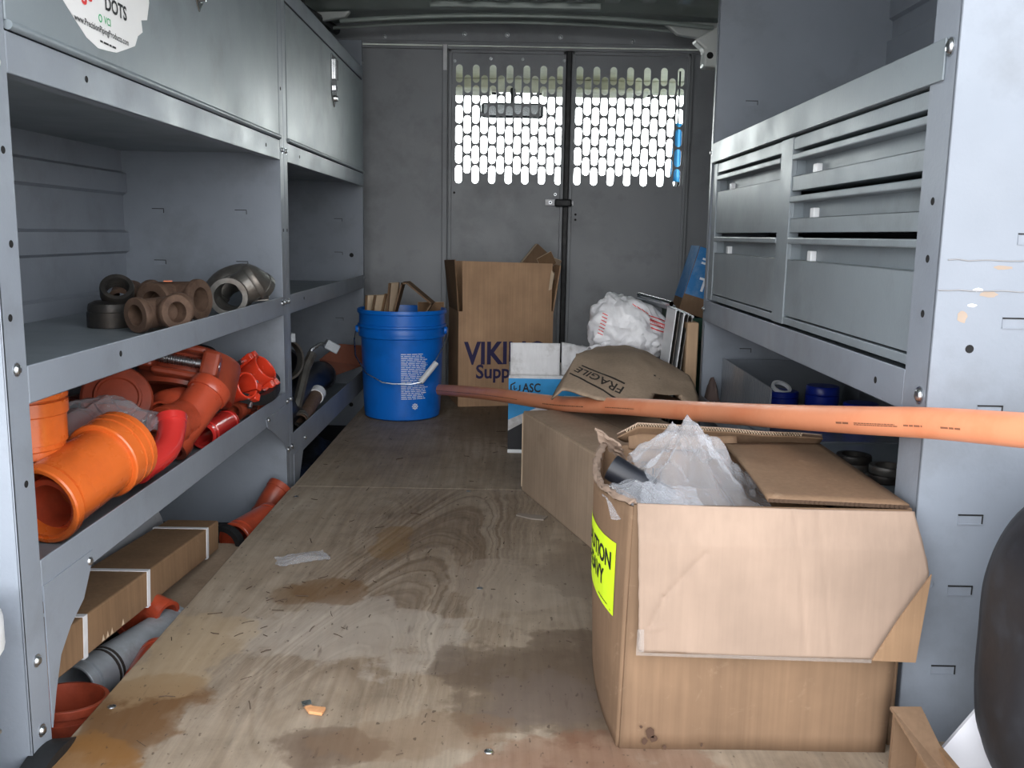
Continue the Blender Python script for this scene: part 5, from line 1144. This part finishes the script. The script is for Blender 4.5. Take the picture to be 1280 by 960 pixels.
# ================================================================== RIGHT SIDE
t = thing('parts_bin', 'clear grey plastic divider bin on the lower shelf under the drawers', 'bin', (.66, 1.95, .21))
GB = film_mat('smoky_bin_plastic', (120, 126, 134), .62, .3)
pp = MB(); pp.prism([(2.30, .207), (2.30, .322), (2.26, .322), (1.86, .318), (1.86, .207)], T_YZ(.531), .003); obj('side_plate', pp, GB, t)
pp = MB(); pp.box(.531, .84, 2.297, 2.30, .207, .320); obj('back_plate', pp, GB, t)
pp = MB(); pp.box(.531, .84, 1.86, 2.30, .2055, .2085); obj('bin_base', pp, GB, t)
for k, (x, y, h_, lab) in enumerate(((.645, 2.16, .055, 'dark blue jar beside the clear divider bin under the drawers'), (.720, 2.10, .078, 'tallest dark blue jar under the drawers, middle of the row'), (.765, 1.98, .060, 'dark blue jar nearest the end panel under the drawers'), (.68, 1.98, .048, 'shortest dark blue jar, in front of the row under the drawers'))):
    z = .2095; t = thing('blue_jar', lab, 'jar', (x, y, z), 0, 'blue jars under the drawers')
    b = MB(); b.lathe([(0, 0), (.036, 0), (.038, .004), (.038, h_*.72), (.034, h_*.76), (.032, h_*.78), (0, h_*.78)], frame((x, y, z), (0, 0, 1)), 26); obj('jar_body', b, BLUP, t, smooth=True)
    b = MB(); b.lathe([(.036, h_*.76), (.0375, h_*.77), (.0375, h_*.96), (.035, h_), (0, h_)], frame((x, y, z), (0, 0, 1)), 26); obj('lid', b, BLUP, t, smooth=True)
t = thing('white_ring', 'white plastic ring lying on a dark blue jar under the drawers', 'ring', (.645, 2.16, .27))
b = MB(); b.lathe([(.018, -.004), (.024, -.004), (.024, .004), (.018, .004)], frame((.640, 2.155, .272), (.2, -.5, 1)), 22, closed=True); obj('ring_body', b, WHTP, t, smooth=True)
for k, (x, y, lab) in enumerate(((.625, 1.64, 'stack of steel rings on the lower shelf beside the blue jars'), (.655, 1.56, 'dark steel ring stack on the lower shelf, closest to the end panel'))):
    t = thing('ring_stack', lab, 'steel ring', (x, y, .205))
    for j in range(2):
        b = MB(); b.lathe([(.022, 0), (.030, 0), (.0315, .003), (.0315, .011), (.030, .014), (.022, .014)], frame((x+.003*j, y, .206+.0145*j), (0, 0, 1)), 26, closed=True); obj('steel_ring', b, MSTEEL if (j+k) % 2 == 0 else DSTEEL, t, smooth=True)
t = thing('crumpled_rag', 'small dark brown lump at the far end of the lower shelf', 'rag', (.505, 2.33, .205))
film_b = MB(); film_b.grid(lambda u, v: (.496+.034*u, 2.30+.045*v, .206+.06*math.sin(PI*u)**.6*math.sin(PI*v)**.6+.01*noise.noise((u*6, v*6, 2))), 14, 14); obj('rag_cloth', film_b, mat('brown_rag', (84, 70, 66), .9), t, smooth=True)

t = thing('plastic_sack', 'full black plastic sack at the right edge, before the drawer unit end panel', 'sack', (.66, .86, 0))
b = MB()
def sack(u, v):
    a = 2*PI*u; q_ = 2*v-1; k = max(0, 1-abs(q_)**2.6)**(1/2.6); z = .195+.195*q_
    ca, sa = math.cos(a), math.sin(a); e = .75
    p = Vector((.652 + .152*k*math.copysign(abs(ca)**e, ca), .880 + .14*k*math.copysign(abs(sa)**e, sa), z))
    n_ = noise.noise((ca*1.3, sa*1.3, v*3))*.010 + noise.noise((ca*4, sa*4, v*2.2))*.004
    return p + Vector((ca*n_*k, sa*n_*k, 0))
b.grid(sack, 72, 40); obj('sack_film', b, mat('black_sack_film', (20, 22, 28), .6, 0, .3, 7, .3, 30, (48, 52, 60), .5, 16), t, smooth=True)
b = MB(); b.lathe([(.002, .05), (.035, .045), (.020, .02), (.012, .0), (.016, -.02)], frame((.66, .88, .405), (.2, .1, 1)), 18); obj('tied_neck', b, BLKP, t, smooth=True)
t = thing('white_carton', 'white flat carton corner leaning in front of the black sack, bottom right', 'carton', (.54, .96, .02))
ML = Matrix.Translation((.530, 1.000, .002)) @ Matrix.Rotation(math.radians(-24), 4, 'Y') @ Matrix.Rotation(math.radians(-12), 4, 'X')
b = MB(); b.add([(.498, .985, .030), (.5525, 1.000, .088), (.575, .955, -.015), (.475, .935, -.035)], [(0, 1, 2, 3)]); obj('face', b, mat('white_card', (226, 226, 232), .55, 0, .03, 9), t, solid=.010)
b = MB(); b.tube([(.497, .974, .022), (.505, .968, .024), (.513, .963, .016), (.516, .957, .004), (.514, .951, -.010)], .0009, 6); obj('looped_cord', b, BLKP, t, smooth=True)
t = thing('small_carton', 'small open brown carton beside the large one, bottom right', 'carton', (.475, .96, 0))
b = MB(); b.box(.485, .491, .86, 1.03, 0, .060); obj('side_wall', b, CARDD, t); b = MB(); b.box(.455, .491, 1.000, 1.006, 0, .074); obj('back_wall', b, CARD, t)
b = MB(); b.add([(.448, .999, .083), (.484, 1.000, .083), (.494, .90, .030), (.470, .90, .036)], [(0, 1, 2, 3)]); obj('flap', b, CARD, t, solid=.004)

# ================================================================== LITTER ON THE DECK
t = thing('wood_chip', 'small tan chip with a silver scrap lying on the plywood', 'chip', (-.255, 1.115, 0))
b = MB(); b.prism([(-.268, 1.128), (-.256, 1.108), (-.238, 1.104), (-.236, 1.120), (-.250, 1.122)], Matrix.Translation((0, 0, .0005)), .0045); obj('chip', b, card_mat('tan_chip', (206, 150, 104)), t, bevel=.001)
b = MB(); b.obox((-.262, 1.124, .007), (.012, .008, .003), rz=.5, rx=.4); obj('silver_scrap', b, ZINC, t)
film_lump('plastic_scrap', 'clear scrap of plastic film lying flat on the plywood', (-.395, 1.68, .001), .10, .055, .008, FILM, 3.3, cat='plastic scrap', folds=4, ux=(1, .55, 0), uy=(-.4, 1, 0))
t = tag(obj('wood_flake', MB().prism([(.02, 1.99), (.085, 1.97), (.075, 1.945), (.05, 1.95), (.015, 1.975)], Matrix.Translation((0, 0, .0006)), .003), mat('grey_flake', (132, 122, 112), .8), origin=(.05, 1.97, 0)), 'grey flake of veneer lying beside the closed carton', 'wood flake')
rnd = random.Random(21); b = MB()
def sliver(x, y, L, a, w_=.0012):
    d = Vector((math.cos(a), math.sin(a), 0)); k = rnd.uniform(-.5, .5); d2 = Vector((math.cos(a+k), math.sin(a+k), 0)); p = Vector((x, y, .0016)); b.tube([p, p+d*L*.6, p+d*L*.6+d2*L*.4], w_, 4)
for i in range(34): sliver(rnd.gauss(-.40, .07), rnd.gauss(1.42, .20), rnd.uniform(.008, .024), rnd.uniform(0, PI), rnd.uniform(.0004, .0008))
for i in range(22): sliver(rnd.uniform(-.50, .05), rnd.uniform(1.7, 2.9), rnd.uniform(.010, .03), rnd.uniform(0, PI), rnd.uniform(.0005, .0010))
for i in range(14): sliver(rnd.uniform(-.45, .1), rnd.uniform(1.0, 1.6), rnd.uniform(.004, .012), rnd.uniform(0, PI), .0006)
b.v = [(min(max(x, -.525), .40), y, z) for x, y, z in b.v]
tag(obj('wood_splinters', b, mat('dark_splinter', (78, 62, 50), .8), kind='stuff'), 'dark wood splinters scattered on the plywood', 'splinters')
